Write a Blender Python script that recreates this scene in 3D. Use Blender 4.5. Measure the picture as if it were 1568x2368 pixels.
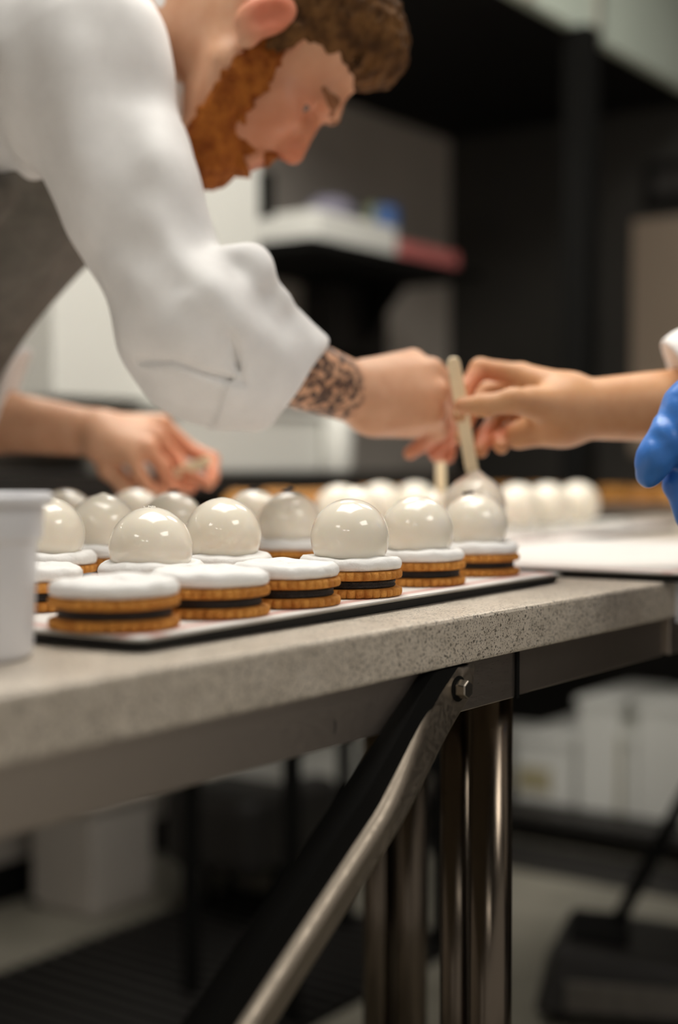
import bpy, bmesh, math, random
import numpy as np
from mathutils import Vector, Matrix

# ------------------------------------------------------------------ scene, camera, light
for o in list(bpy.data.objects):
    bpy.data.objects.remove(o)
SC = bpy.context.scene
COL = SC.collection
F_PX, CX, CY = 3289.0, 784.0, 1184.0
CAM_Z = 1.017
PITCH = math.atan(109.0 / F_PX)

cam_data = bpy.data.cameras.new('camera')
cam = bpy.data.objects.new('camera', cam_data)
COL.objects.link(cam)
cam.location = (0, 0, CAM_Z)
cam.rotation_euler = (math.pi / 2 - PITCH, 0, 0)
cam_data.sensor_fit = 'VERTICAL'
cam_data.sensor_height = 36.0
cam_data.sensor_width = 24.0
cam_data.lens = 50.0
cam_data.clip_start = 0.05
cam_data.dof.use_dof = True
cam_data.dof.focus_distance = 1.14
cam_data.dof.aperture_fstop = 2.0
SC.camera = cam

SC.view_settings.view_transform = 'Standard'
SC.view_settings.look = 'None'
SC.view_settings.exposure = 0.15
SC.view_settings.gamma = 1.0
SC.view_settings.use_curve_mapping = False

world = bpy.data.worlds.new('room_ambient')
SC.world = world
world.use_nodes = True
world.node_tree.nodes['Background'].inputs[0].default_value = (1.0, 0.93, 0.84, 1)
world.node_tree.nodes['Background'].inputs[1].default_value = 0.36

PANEL_L = 8.5      # radiance of the ceiling panels

# the room frame: t runs along the table edge, c across the table, z up
DV = Vector((0.5833, 0.8122, 0)); NV = Vector((-0.8122, 0.5833, 0))
PHI = math.atan2(DV.y, DV.x)
def TC(t, c, z=0.0):
    return Vector((DV.x * t + NV.x * c, DV.y * t + NV.y * c, z))
def P(px, py, Y):
    """the point of the place seen at this spot of the photograph, Y metres in front of the camera"""
    a = (px - CX) / F_PX; b = (CY - py) / F_PX
    v = Vector((a, math.cos(PITCH) + b * math.sin(PITCH), -math.sin(PITCH) + b * math.cos(PITCH)))
    v *= Y / v.y
    return Vector((v.x, v.y, v.z + CAM_Z))

# ------------------------------------------------------------------ materials
def mat(name, col, rough=0.6, metal=0.0, **kw):
    m = bpy.data.materials.new(name); m.use_nodes = True
    b = m.node_tree.nodes['Principled BSDF']
    b.inputs['Base Color'].default_value = (*col, 1)
    b.inputs['Roughness'].default_value = rough
    b.inputs['Metallic'].default_value = metal
    for k, v in kw.items():
        b.inputs[k].default_value = v
    return m
def nodes(m):
    return m.node_tree.nodes, m.node_tree.links, m.node_tree.nodes['Principled BSDF']
def ramp(nt, fac, stops):
    r = nt.nodes.new('ShaderNodeValToRGB')
    els = r.color_ramp.elements
    while len(els) < len(stops): els.new(0.5)
    for e, (p, c) in zip(els, stops):
        e.position = p; e.color = (*c, 1)
    nt.links.new(fac, r.inputs[0])
    return r
def noise_tex(nt, scale, detail=3, rough=0.5, stretch=None, coord='Object'):
    tc = nt.nodes.new('ShaderNodeTexCoord')
    n = nt.nodes.new('ShaderNodeTexNoise')
    n.inputs['Scale'].default_value = scale; n.inputs['Detail'].default_value = detail
    n.inputs['Roughness'].default_value = rough
    if stretch:
        mp = nt.nodes.new('ShaderNodeMapping'); mp.inputs['Scale'].default_value = stretch
        nt.links.new(tc.outputs[coord], mp.inputs[0]); nt.links.new(mp.outputs[0], n.inputs['Vector'])
    else:
        nt.links.new(tc.outputs[coord], n.inputs['Vector'])
    return n
def noisy(name, c1, c2, scale=20, rough=0.6, metal=0.0, bump=0.0, bscale=None, stretch=None, lo=.35, hi=.65, **kw):
    m = mat(name, c1, rough, metal, **kw)
    nt = m.node_tree
    n = noise_tex(nt, scale, stretch=stretch)
    r = ramp(nt, n.outputs[0], [(lo, c1), (hi, c2)])
    nt.links.new(r.outputs[0], nt.nodes['Principled BSDF'].inputs['Base Color'])
    if bump:
        n2 = noise_tex(nt, bscale or scale, detail=4, stretch=stretch)
        bp = nt.nodes.new('ShaderNodeBump'); bp.inputs['Strength'].default_value = bump
        bp.inputs['Distance'].default_value = 0.002
        nt.links.new(n2.outputs[0], bp.inputs['Height'])
        nt.links.new(bp.outputs[0], nt.nodes['Principled BSDF'].inputs['Normal'])
    return m
def emit(name, col, s):
    m = bpy.data.materials.new(name); m.use_nodes = True
    nt = m.node_tree; nt.nodes.remove(nt.nodes['Principled BSDF'])
    e = nt.nodes.new('ShaderNodeEmission'); e.inputs[0].default_value = (*col, 1); e.inputs[1].default_value = s
    nt.links.new(e.outputs[0], nt.nodes['Material Output'].inputs[0])
    return m

# quartz counter: grey-beige resin with dark chips and pits
def stone_material():
    m = mat('speckled_quartz', (.3, .27, .23), .32)
    nt, (N, L, b) = m.node_tree, nodes(m)
    tc = N.new('ShaderNodeTexCoord')
    def vor(scale, thr, feather, rnd=1.0):
        nz = N.new('ShaderNodeTexNoise'); nz.inputs['Scale'].default_value = scale * 1.3
        L.new(tc.outputs['Object'], nz.inputs['Vector'])
        mx = N.new('ShaderNodeMixRGB'); mx.inputs[0].default_value = 0.004
        L.new(tc.outputs['Object'], mx.inputs[1]); L.new(nz.outputs['Color'], mx.inputs[2])
        v = N.new('ShaderNodeTexVoronoi'); v.inputs['Scale'].default_value = scale
        L.new(mx.outputs[0], v.inputs['Vector'])
        mr = N.new('ShaderNodeMapRange'); mr.inputs['From Min'].default_value = thr; mr.inputs['From Max'].default_value = thr + feather
        L.new(v.outputs['Distance'], mr.inputs[0])
        # only some cells carry a chip
        sep = N.new('ShaderNodeSeparateColor'); L.new(v.outputs['Color'], sep.inputs[0])
        gt = N.new('ShaderNodeMath'); gt.operation = 'GREATER_THAN'; gt.inputs[1].default_value = 1 - rnd
        L.new(sep.outputs[0], gt.inputs[0])
        inv = N.new('ShaderNodeMath'); inv.operation = 'SUBTRACT'; inv.inputs[0].default_value = 1
        L.new(mr.outputs[0], inv.inputs[1])
        mul = N.new('ShaderNodeMath'); mul.operation = 'MULTIPLY'
        L.new(inv.outputs[0], mul.inputs[0]); L.new(gt.outputs[0], mul.inputs[1])
        return mul, sep
    base = noise_tex(nt, 60, 4)
    rb = ramp(nt, base.outputs[0], [(.35, (.58, .51, .42)), (.65, (.70, .62, .52))])
    nz = noise_tex(nt, 640, 1.5, .55); r1 = ramp(nt, nz.outputs[0], [(.595, (0, 0, 0)), (.635, (1, 1, 1))])
    nz2 = noise_tex(nt, 340, 2, .5); r2 = ramp(nt, nz2.outputs[0], [(.36, (1, 1, 1)), (.39, (0, 0, 0))])
    c1, s1 = vor(260, .27, .07, .62)
    c2, s2 = vor(430, .26, .1, .55)
    c3, s3 = vor(260, .2, .08, .25)
    cur = rb.outputs[0]
    for c, colr, f in ((c1, (.055, .047, .035), .8), (c2, (.16, .14, .11), .7), (c3, (.62, .58, .52), .45), (r1, (.06, .05, .036), .75), (r2, (.60, .55, .48), .5)):
        mm = N.new('ShaderNodeMath'); mm.operation = 'MULTIPLY'; mm.inputs[1].default_value = f
        L.new(c.outputs[0], mm.inputs[0])
        mx = N.new('ShaderNodeMixRGB'); mx.inputs[2].default_value = (*colr, 1)
        L.new(mm.outputs[0], mx.inputs[0]); L.new(cur, mx.inputs[1]); cur = mx.outputs[0]
    L.new(cur, b.inputs['Base Color'])
    bp = N.new('ShaderNodeBump'); bp.inputs['Strength'].default_value = .25; bp.inputs['Distance'].default_value = .001; bp.invert = True
    L.new(c1.outputs[0], bp.inputs['Height']); L.new(bp.outputs[0], b.inputs['Normal'])
    return m

def steel(name, col=(.56, .49, .43), rough=.33, stretch=(4, 4, 120), scale=30, bump=.06):
    m = mat(name, col, rough, 1.0)
    nt = m.node_tree
    n = noise_tex(nt, scale, 4, .6, stretch)
    r = ramp(nt, n.outputs[0], [(.3, (rough * .8,) * 3), (.7, (rough * 1.3,) * 3)])
    nt.links.new(r.outputs[0], nt.nodes['Principled BSDF'].inputs['Roughness'])
    bp = nt.nodes.new('ShaderNodeBump'); bp.inputs['Strength'].default_value = bump; bp.inputs['Distance'].default_value = .0005
    nt.links.new(n.outputs[0], bp.inputs['Height']); nt.links.new(bp.outputs[0], nt.nodes['Principled BSDF'].inputs['Normal'])
    return m

M = {}
M['stone'] = stone_material()
M['steel'] = steel('brushed_steel')
M['leg_steel'] = steel('polished_leg_steel', (.15, .122, .095), .21, (60, 60, 2), 20, .03)
M['brace_steel'] = steel('worn_brace_steel', (.34, .29, .235), .42, (8, 8, 8), 30, .08)
M['hood_steel'] = noisy('hood_enamel', (.50, .56, .48), (.56, .62, .54), 3, .4)
M['glaze'] = noisy('ivory_mirror_glaze', (.88, .815, .69), (.90, .835, .715), 12, .3, bump=0)
gb = M['glaze'].node_tree.nodes['Principled BSDF']
gb.inputs['Subsurface Weight'].default_value = .35; gb.inputs['Subsurface Radius'].default_value = (.012, .010, .007); gb.inputs['Subsurface Scale'].default_value = 1.0
gb.inputs['Coat Weight'].default_value = 1.0; gb.inputs['Coat Roughness'].default_value = .02; gb.inputs['Coat IOR'].default_value = 1.5; gb.inputs['Specular IOR Level'].default_value = .2
M['cream'] = noisy('whipped_cream', (.85, .84, .82), (.89, .88, .86), 60, .5, bump=.6, bscale=160)
M['biscuit'] = noisy('golden_biscuit', (.46, .165, .018), (.66, .29, .05), 110, .75, bump=.5, bscale=700)
M['filling'] = noisy('dark_chocolate_filling', (.006, .004, .003), (.018, .011, .008), 200, .6, bump=.8, bscale=500)
M['chip'] = mat('chocolate_chip', (.035, .012, .008), .4)
M['skin'] = noisy('fair_skin', (.60, .29, .16), (.70, .41, .27), 30, .45, bump=.15, bscale=500)
sk = M['skin'].node_tree.nodes['Principled BSDF']
M['eye'] = mat('eye', (.10, .07, .05), .15)
M['white_cotton'] = noisy('white_cotton', (.80, .79, .78), (.84, .83, .82), 40, .8, bump=.12, bscale=900)
M['grey_apron'] = noisy('grey_apron_cloth', (.12, .11, .095), (.16, .145, .125), 40, .85)
M['trousers'] = mat('dark_trousers', (.03, .03, .035), .85)
M['glove'] = noisy('blue_nitrile', (.03, .17, .60), (.05, .22, .68), 25, .38, bump=.35, bscale=90)
M['wood'] = noisy('pale_wooden_stick', (.84, .69, .44), (.90, .77, .53), 40, .6, stretch=(1, 1, .1))
M['plastic'] = mat('white_translucent_plastic', (.76, .76, .79), .35)
M['tray_black'] = mat('black_tray_metal', (.005, .0045, .004), .8)
M['tray_rim'] = steel('tray_rim_aluminium', (.35, .34, .31), .4)
M['floor'] = noisy('kitchen_floor', (.22, .205, .165), (.29, .27, .22), 6, .42, bump=.1, bscale=80)
M['wall_light'] = noisy('painted_wall', (.42, .385, .34), (.46, .42, .375), 3, .6)
M['wall_dark'] = noisy('dark_panelled_wall', (.018, .017, .014), (.026, .024, .02), 3, .55)
M['ceiling'] = mat('dark_ceiling', (.03, .028, .024), .8)
M['black'] = mat('black_painted_metal', (.004, .004, .0035), .75, **{'Specular IOR Level': .15})
M['dark'] = mat('dark_grey_plastic', (.02, .018, .016), .5)
M['cabinet'] = mat('white_cabinet_laminate', (.74, .74, .69), .45)
M['board'] = mat('beige_board', (.28, .22, .165), .6)
M['pastry'] = noisy('golden_pastry', (.36, .14, .02), (.58, .27, .05), 25, .6)
M['buff'] = mat('buff_label', (.42, .37, .22), .6)
M['pink'] = mat('pink_box', (.55, .16, .15), .5)
M['blue'] = mat('blue_pot', (.05, .13, .35), .4)
M['green'] = mat('pale_green_pot', (.4, .45, .25), .5)
M['violet'] = mat('grey_violet_cloth', (.16, .15, .2), .7)
M['chrome'] = mat('bolt_metal', (.5, .45, .38), .25, 1.0)
M['lamp'] = emit('lamp_diffuser', (1.0, .955, .88), PANEL_L)
M['lamp_small'] = emit('small_lamp_bulb', (1.0, .92, .8), 30.0)
M['lamp_dim'] = emit('far_lamp_diffuser', (1.0, .955, .88), 9.0)

# baking mat: off-white with a red-brown printed border line (t,c laid out in the mat's own frame)
def mat_paper():
    m = mat('printed_baking_mat', (.80, .78, .75), .45)
    nt, (N, L, b) = m.node_tree, nodes(m)
    tc = N.new('ShaderNodeTexCoord'); sp = N.new('ShaderNodeSeparateXYZ'); L.new(tc.outputs['Generated'], sp.inputs[0])
    def band(out, lo, hi):
        a = N.new('ShaderNodeMath'); a.operation = 'SUBTRACT'; a.inputs[1].default_value = .5; L.new(out, a.inputs[0])
        ab = N.new('ShaderNodeMath'); ab.operation = 'ABSOLUTE'; L.new(a.outputs[0], ab.inputs[0])
        g = N.new('ShaderNodeMath'); g.operation = 'GREATER_THAN'; g.inputs[1].default_value = lo; L.new(ab.outputs[0], g.inputs[0])
        l = N.new('ShaderNodeMath'); l.operation = 'LESS_THAN'; l.inputs[1].default_value = hi; L.new(ab.outputs[0], l.inputs[0])
        mu = N.new('ShaderNodeMath'); mu.operation = 'MULTIPLY'; L.new(g.outputs[0], mu.inputs[0]); L.new(l.outputs[0], mu.inputs[1])
        return mu
    bx = band(sp.outputs[0], .455, .48); by = band(sp.outputs[1], .44, .47)
    mx_ = N.new('ShaderNodeMath'); mx_.operation = 'MAXIMUM'; L.new(bx.outputs[0], mx_.inputs[0]); L.new(by.outputs[0], mx_.inputs[1])
    w = N.new('ShaderNodeMath'); w.operation = 'MULTIPLY'; w.inputs[1].default_value = .5; L.new(mx_.outputs[0], w.inputs[0])
    mix = N.new('ShaderNodeMixRGB'); mix.inputs[1].default_value = (.80, .78, .75, 1); mix.inputs[2].default_value = (.50, .09, .05, 1)
    L.new(w.outputs[0], mix.inputs[0]); L.new(mix.outputs[0], b.inputs['Base Color'])
    return m
M['mat'] = mat_paper()

# ------------------------------------------------------------------ helpers
def tag(o, label=None, cat=None, group=None, kind=None):
    if label: o['label'] = label
    if cat: o['category'] = cat
    if group: o['group'] = group
    if kind: o['kind'] = kind
    return o
def empty(name, loc=(0, 0, 0), rz=0.0):
    o = bpy.data.objects.new(name, None); COL.objects.link(o)
    o.location = loc; o.rotation_euler = (0, 0, rz); o.empty_display_size = .05
    return o
def link(name, bm, m, parent=None, loc=(0, 0, 0), rz=0.0, smooth=False, bevel=0.0, segs=2):
    bmesh.ops.recalc_face_normals(bm, faces=bm.faces)
    me = bpy.data.meshes.new(name); bm.to_mesh(me); bm.free()
    if m: me.materials.append(m)
    o = bpy.data.objects.new(name, me); COL.objects.link(o)
    o.location = loc; o.rotation_euler = (0, 0, rz)
    if parent: o.parent = parent
    if smooth:
        me.polygons.foreach_set('use_smooth', [True] * len(me.polygons))
    if bevel:
        b = o.modifiers.new('bevel', 'BEVEL'); b.width = bevel; b.segments = segs; b.limit_method = 'ANGLE'
    return o
def add_box(bm, x0, x1, y0, y1, z0, z1):
    vs = [bm.verts.new((x, y, z)) for x in (x0, x1) for y in (y0, y1) for z in (z0, z1)]
    for f in ((0, 1, 3, 2), (4, 6, 7, 5), (0, 4, 5, 1), (2, 3, 7, 6), (0, 2, 6, 4), (1, 5, 7, 3)):
        bm.faces.new([vs[i] for i in f])
def box(name, m, x0, x1, y0, y1, z0, z1, parent=None, loc=(0, 0, 0), rz=0.0, bevel=0.0, segs=2):
    bm = bmesh.new(); add_box(bm, x0, x1, y0, y1, z0, z1)
    return link(name, bm, m, parent, loc, rz, bevel=bevel, segs=segs)
def rbox(name, m, t0, t1, c0, c1, z0, z1, parent=None, bevel=0.0):
    """box laid out in the room frame; its origin stands at its base centre"""
    loc = TC((t0 + t1) / 2, (c0 + c1) / 2, z0)
    if parent:
        # parent already stands in the room frame
        base = Matrix.Rotation(-PHI, 4, 'Z') @ (loc - parent.location)
        return box(name, m, -(t1 - t0) / 2, (t1 - t0) / 2, -(c1 - c0) / 2, (c1 - c0) / 2, 0, z1 - z0, parent, base, 0, bevel)
    return box(name, m, -(t1 - t0) / 2, (t1 - t0) / 2, -(c1 - c0) / 2, (c1 - c0) / 2, 0, z1 - z0, None, loc, PHI, bevel)
def rempty(name, t, c, z):
    return empty(name, TC(t, c, z), PHI)
def add_lathe(bm, prof, seg=48, c=(0, 0, 0), rfun=None, zfun=None):
    rings = []
    for i, (r, z) in enumerate(prof):
        if r < 1e-6:
            rings.append([bm.verts.new((c[0], c[1], c[2] + z))]); continue
        ring = []
        for k in range(seg):
            a = 2 * math.pi * k / seg
            rr = r * (rfun(a, i) if rfun else 1)
            zz = z + (zfun(a, rr, i) if zfun else 0)
            ring.append(bm.verts.new((c[0] + rr * math.cos(a), c[1] + rr * math.sin(a), c[2] + zz)))
        rings.append(ring)
    for A, B in zip(rings, rings[1:]):
        for k in range(seg):
            k2 = (k + 1) % seg
            if len(A) == 1 and len(B) == 1: continue
            if len(A) == 1: bm.faces.new((A[0], B[k], B[k2]))
            elif len(B) == 1: bm.faces.new((A[k], B[0], A[k2]))
            else: bm.faces.new((A[k], B[k], B[k2], A[k2]))
def add_tube(bm, p, q, r0, r1=None, seg=24, cap=True):
    r1 = r0 if r1 is None else r1
    p = Vector(p); q = Vector(q); d = (q - p).normalized()
    u = d.orthogonal().normalized(); v = d.cross(u)
    A = [bm.verts.new(p + r0 * (u * math.cos(2 * math.pi * k / seg) + v * math.sin(2 * math.pi * k / seg))) for k in range(seg)]
    B = [bm.verts.new(q + r1 * (u * math.cos(2 * math.pi * k / seg) + v * math.sin(2 * math.pi * k / seg))) for k in range(seg)]
    for k in range(seg):
        bm.faces.new((A[k], A[(k + 1) % seg], B[(k + 1) % seg], B[k]))
    if cap: bm.faces.new(A[::-1]); bm.faces.new(B)
def copy_tree(o, parent=None):
    c = o.copy(); COL.objects.link(c)
    if parent: c.parent = parent
    for ch in list(o.children): copy_tree(ch, c)
    return c

# ------------------------------------------------------------------ ceiling lamps (they light the place)
CEIL = 2.72
def ceiling_panel(t, c, lt, lc, label, dim=False, strips=1):
    e = rempty('ceiling_light', t, c, CEIL)
    tag(e, label, 'ceiling light')
    bm = bmesh.new()
    w = .03
    add_box(bm, -lt / 2 - w, lt / 2 + w, -lc / 2 - w, -lc / 2, -.05, 0)
    add_box(bm, -lt / 2 - w, lt / 2 + w, lc / 2, lc / 2 + w, -.05, 0)
    add_box(bm, -lt / 2 - w, -lt / 2, -lc / 2, lc / 2, -.05, 0)
    add_box(bm, lt / 2, lt / 2 + w, -lc / 2, lc / 2, -.05, 0)
    if strips > 1:
        for k in range(1, strips):
            y = -lc / 2 + lc * k / strips
            add_box(bm, -lt / 2, lt / 2, y - .02, y + .02, -.05, 0)
    link('frame', bm, M['cabinet'], e)
    for k in range(strips):
        y0 = -lc / 2 + lc * k / strips + (.02 if k else 0); y1 = -lc / 2 + lc * (k + 1) / strips - (.02 if k < strips - 1 else 0)
        box('diffuser', M['lamp_dim'] if dim else M['lamp'], -lt / 2, lt / 2, y0, y1, -.04, -.01, e)
    return e

# ------------------------------------------------------------------ the setting
tag(box('floor', M['floor'], -6, 6, -5, 8, -.05, 0), kind='structure')
WALL_C, WALL_T = 2.55, 4.2
tag(rbox('wall_left', M['wall_light'], -6, WALL_T + .1, WALL_C, WALL_C + .1, 0, CEIL), kind='structure')
tag(rbox('wall_back', M['wall_dark'], WALL_T, WALL_T + .1, -3.2, WALL_C, 0, CEIL), kind='structure')
tag(rbox('ceiling', M['ceiling'], -6, WALL_T + .1, -3.2, WALL_C + .1, CEIL, CEIL + .1), kind='structure')
tag(rbox('baseboard_left', M['black'], -6, WALL_T, WALL_C - .015, WALL_C, 0, .09), kind='structure')

ceiling_panel(1.30, .98, 1.25, 1.15, 'large bright double ceiling panel straight above the worktop', strips=2)
ceiling_panel(.9, -1.3, .9, .8, 'ceiling panel to the right of the camera over the aisle')
ceiling_panel(2.25, 1.95, .9, .7, 'added fill panel over the aisle behind the chef')  # unseen panel, added to brighten the left wall and back aisle
ceiling_panel(-1.6, .9, .55, .55, 'small square ceiling panel behind the camera on the left', dim=True)
ceiling_panel(-2.6, -.5, .5, .5, 'square ceiling panel far behind the camera', dim=True)
ceiling_panel(-2.4, -1.3, .5, .5, 'square ceiling panel furthest back on the right', dim=True)
ceiling_panel(2.85, .85, 1.1, .4, 'added long fill panel in front of the extractor hood')  # unseen panel, added to light the hood front
for k in range(9):
    e = rempty('wall_lamp', .9 - k * .36, WALL_C - .0, 1.98)
    tag(e, 'small round wall lamp, %s from the cabinet end of the row on the left wall' % ['first','second','third','fourth','fifth','sixth','seventh','eighth','ninth'][k], 'lamp', 'row of small lamps on the left wall')
    bm = bmesh.new(); add_tube(bm, (0, 0, 0), (0, -.03, 0), .03); link('lamp_base', bm, M['chrome'], e)
    bm = bmesh.new(); bmesh.ops.create_uvsphere(bm, u_segments=12, v_segments=8, radius=.022); link('bulb', bm, M['lamp_small'], e, loc=(0, -.045, 0))

# extractor hood
HB = 2.115
h = rempty('extractor_hood', 3.1, 1.65, HB)
tag(h, 'dark extractor hood with greenish steel front at the top right', 'extractor hood')
rbox('front_panel', M['hood_steel'], 2.8, WALL_T, 1.62, 1.65, HB, CEIL, h)
rbox('canopy', M['black'], 2.8, WALL_T, 1.65, WALL_C, HB + .01, CEIL, h)
for k, tt in enumerate((3.02, 3.4)):
    rbox('panel_seam', M['steel'], tt - .012, tt + .012, 1.612, 1.62, HB, CEIL, h)

# ------------------------------------------------------------------ worktop tables
TZ = 0.90
EC = .561
def slab(t0, t1, label):
    e = rempty('work_table', (t0 + t1) / 2, EC + .36, 0)
    tag(e, label, 'table')
    return e
A = slab(-.4, 1.372, 'near speckled stone work table on steel legs under the first biscuits')
o = rbox('worktop', M['stone'], -.4, 1.372, EC, EC + .72, TZ - .0375, TZ, A, bevel=.003)
def apron_rail(t0, t1, par, back=0.0):
    for (c0, c1) in ((EC + .012 + back, EC + .015 + back), (EC + .705, EC + .708)):
        rbox('apron_rail', M['steel'], t0, t1, c0, c1, TZ - .078, TZ - .0376, par, bevel=.0008)
    rbox('cross_rail', M['steel'], t0 + .005, t0 + .03, EC + .016, EC + .704, TZ - .078, TZ - .0376, par)
apron_rail(-.35, 1.050, A); apron_rail(1.0525, 1.370, A, .004)
rbox('rail_seam', M['black'], 1.0495, 1.0545, EC + .0095, EC + .0118, TZ - .0785, TZ - .0378, A)
def leg(t, c, par, r=.019):
    bm = bmesh.new()
    add_tube(bm, (0, 0, .03), (0, 0, TZ - .038), r, seg=40)
    loc = Matrix.Rotation(-PHI, 4, 'Z') @ (TC(t, c, 0) - par.location)
    l = link('leg', bm, M['leg_steel'], par, loc, smooth=False)
    bmf = bmesh.new(); add_lathe(bmf, [(0, 0), (.024, 0), (.024, .01), (.014, .018), (.012, .035), (0, .035)], 24)
    link('foot', bmf, M['dark'], l, smooth=True)
    for p in l.data.polygons: p.use_smooth = len(p.vertices) == 4
    return l
def legpx(px, Y, par, r=.019):
    p = P(px, 1800, Y); leg(p.x * DV.x + p.y * DV.y, p.x * NV.x + p.y * NV.y, par, r)
legpx(1134, 1.25, A, .0195)
legpx(1064, 1.31, A, .0185)
legpx(951, 1.585, A, .0185)
leg(.44, EC + .05, A); leg(-.3, EC + .05, A); leg(-.3, EC + .66, A)

B = slab(1.378, 3.0, 'far speckled stone work table beyond the joint at the right')
rbox('worktop', M['stone'], 1.376, 3.0, EC, EC + .72, TZ - .0375, TZ, B, bevel=.003)
apron_rail(1.380, 2.95, B)
legpx(877, 1.612, A, .0185)
leg(2.9, EC + .05, B); leg(2.15, EC + .66, B)
rbox('joint_strip', M['plastic'], 1.3655, 1.3762, EC - .0022, EC, TZ - .043, TZ - .0005, B)

# bolt, hole and nick on the near apron rail
def on_rail(px, py):
    c = EC + .012
    a = (px - CX) / F_PX
    Y = c / (NV.x * a + NV.y)
    return P(px, py, Y)
def local(par, p):
    return Matrix.Rotation(-PHI, 4, 'Z') @ (Vector(p) - par.location)
# diagonal brace: flattened at its bolted end, rounded channel below
def brace():
    e = None
    top = on_rail(1030, 1590); low = on_rail(515, 2368)
    dirv = (low - top).normalized()
    start = top - dirv * .030
    L = .70
    # run down to the near leg at t = .44
    tt = top.x * DV.x + top.y * DV.y
    L = (tt - .45) / (-(dirv.x * DV.x + dirv.y * DV.y)) + .030
    out = -NV
    side = dirv.cross(out).normalized()     # across the face
    if side.x > 0: side = -side             # points to upper left
    bm = bmesh.new(); rings = []
    N = 60; S = 32
    for i in range(N + 1):
        s = L * i / N
        k = min(1, max(0, (s - .030) / .15)); k = k * k * (3 - 2 * k)
        w = .021 * (1 - k) + .0150 * k
        if s < .02: w *= math.sqrt(max(.08, 1 - ((.02 - s) / .02) ** 2))
        dpt = .0035 * (1 - k) + .0135 * k
        cen = start + dirv * s + out * (dpt + .003 + .012 * (1 - k) * 0)
        ex = 5 * (1 - k) + 2.4 * k
        ring = []
        for j in range(S):
            a = 2 * math.pi * j / S
            ca, sa = math.cos(a), math.sin(a)
            x = w * math.copysign(abs(ca) ** (2 / ex), ca); y = dpt * math.copysign(abs(sa) ** (2 / ex), sa)
            # shallow groove running down the middle of the front
            if y > 0: y -= .0022 * k * math.exp(-((x + .002) / .004) ** 2)
            v_ = cen + side * x + out * y; v_.z = min(v_.z, TZ - .0384); ring.append(bm.verts.new(local(A, v_)))
        rings.append(ring)
    for R1, R2 in zip(rings, rings[1:]):
        for j in range(S):
            bm.faces.new((R1[j], R1[(j + 1) % S], R2[(j + 1) % S], R2[j]))
    bm.faces.new(rings[0]); bm.faces.new(rings[-1])
    br = link('brace', bm, M['brace_steel'], A, smooth=True)
    # black strip painting the shadow side along the brace's upper left flank
    bm = bmesh.new(); rings = []
    for i in range(N + 1):
        s = L * i / N
        k = min(1, max(0, (s - .05) / .12))
        wo = .0115 + .010 * k
        p0 = start + dirv * s + side * .014 + out * .0008
        p1 = start + dirv * s + side * .033 + out * .0008
        p2 = start + dirv * s + side * .033 + out * wo
        p3 = start + dirv * s + side * .014 + out * wo
        for q in (p0, p1, p2, p3): q.z = min(q.z, TZ - .0384)
        rings.append([bm.verts.new(local(A, q)) for q in (p0, p1, p2, p3)])
    for R1, R2 in zip(rings, rings[1:]):
        for j in range(4): bm.faces.new((R1[j], R1[(j + 1) % 4], R2[(j + 1) % 4], R2[j]))
    bm.faces.new(rings[0]); bm.faces.new(rings[-1])
    fl = link('shaded_flank', bm, M['black'], br); tag(fl, 'black strip painting the shadow side of the diagonal brace')
    # hex bolt
    b0 = on_rail(1034, 1590) - NV * .010
    bm = bmesh.new()
    bmesh.ops.create_cone(bm, cap_ends=True, segments=24, radius1=.0105, radius2=.0105, depth=.0016)
    rot = (-NV).to_track_quat('Z', 'Y').to_matrix().to_4x4()
    bmesh.ops.transform(bm, matrix=rot, verts=bm.verts)
    bmesh.ops.translate(bm, vec=local(A, b0 + -NV * 0) - Vector((0, 0, 0)), verts=[])
    me_off = local(A, b0)
    bm2 = bmesh.new()
    bmesh.ops.create_cone(bm2, cap_ends=True, segments=6, radius1=.0078, radius2=.0072, depth=.009)
    rloc = Matrix.Rotation(-PHI, 4, 'Z') @ rot
    bm.free(); bm = bmesh.new()
    bmesh.ops.create_cone(bm, cap_ends=True, segments=24, radius1=.0100, radius2=.0100, depth=.0016)
    bmesh.ops.transform(bm, matrix=Matrix.Translation(me_off) @ rloc, verts=bm.verts)
    bmesh.ops.transform(bm2, matrix=Matrix.Translation(local(A, b0 - NV * .005)) @ rloc, verts=bm2.verts)
    w = link('washer', bm, M['black'], br)
    link('bolt', bm2, M['chrome'], br, bevel=.0008)
brace()
# dark plug in the rail at the left, a thin nick near its middle, a rivet on the far rail
def rail_spot(px, py, rx, rz, m, name, bend=0.0, off=.0004):
    p = on_rail(px, py) - NV * off
    bm = bmesh.new(); n = 24
    f0 = []; f1 = []
    for k in range(n):
        a = 2 * math.pi * k / n
        x = rx * math.cos(a); z = rz * math.sin(a); x += bend * (1 - (z / rz) ** 2)
        q = p + DV * x + Vector((0, 0, z))
        f0.append(bm.verts.new(local(A, q))); f1.append(bm.verts.new(local(A, q + NV * .002)))
    bm.faces.new(f0); bm.faces.new(f1)
    for k in range(n): bm.faces.new((f0[k], f0[(k + 1) % n], f1[(k + 1) % n], f1[k]))
    return link(name, bm, m, A)
tag(rail_spot(205, 1812, .0052, .0058, M['black'], 'rail_hole'), 'dark round hole in the steel rail at the left')
tag(rail_spot(1216, 1506, .0095, .0095, M['steel'], 'rivet', off=-.0036), 'round rivet head on the far rail under the stone')
tag(rail_spot(772, 1681, .0007, .0052, M['dark'], 'rail_nick', bend=.0016), 'thin curved dark nick in the steel rail')

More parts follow.
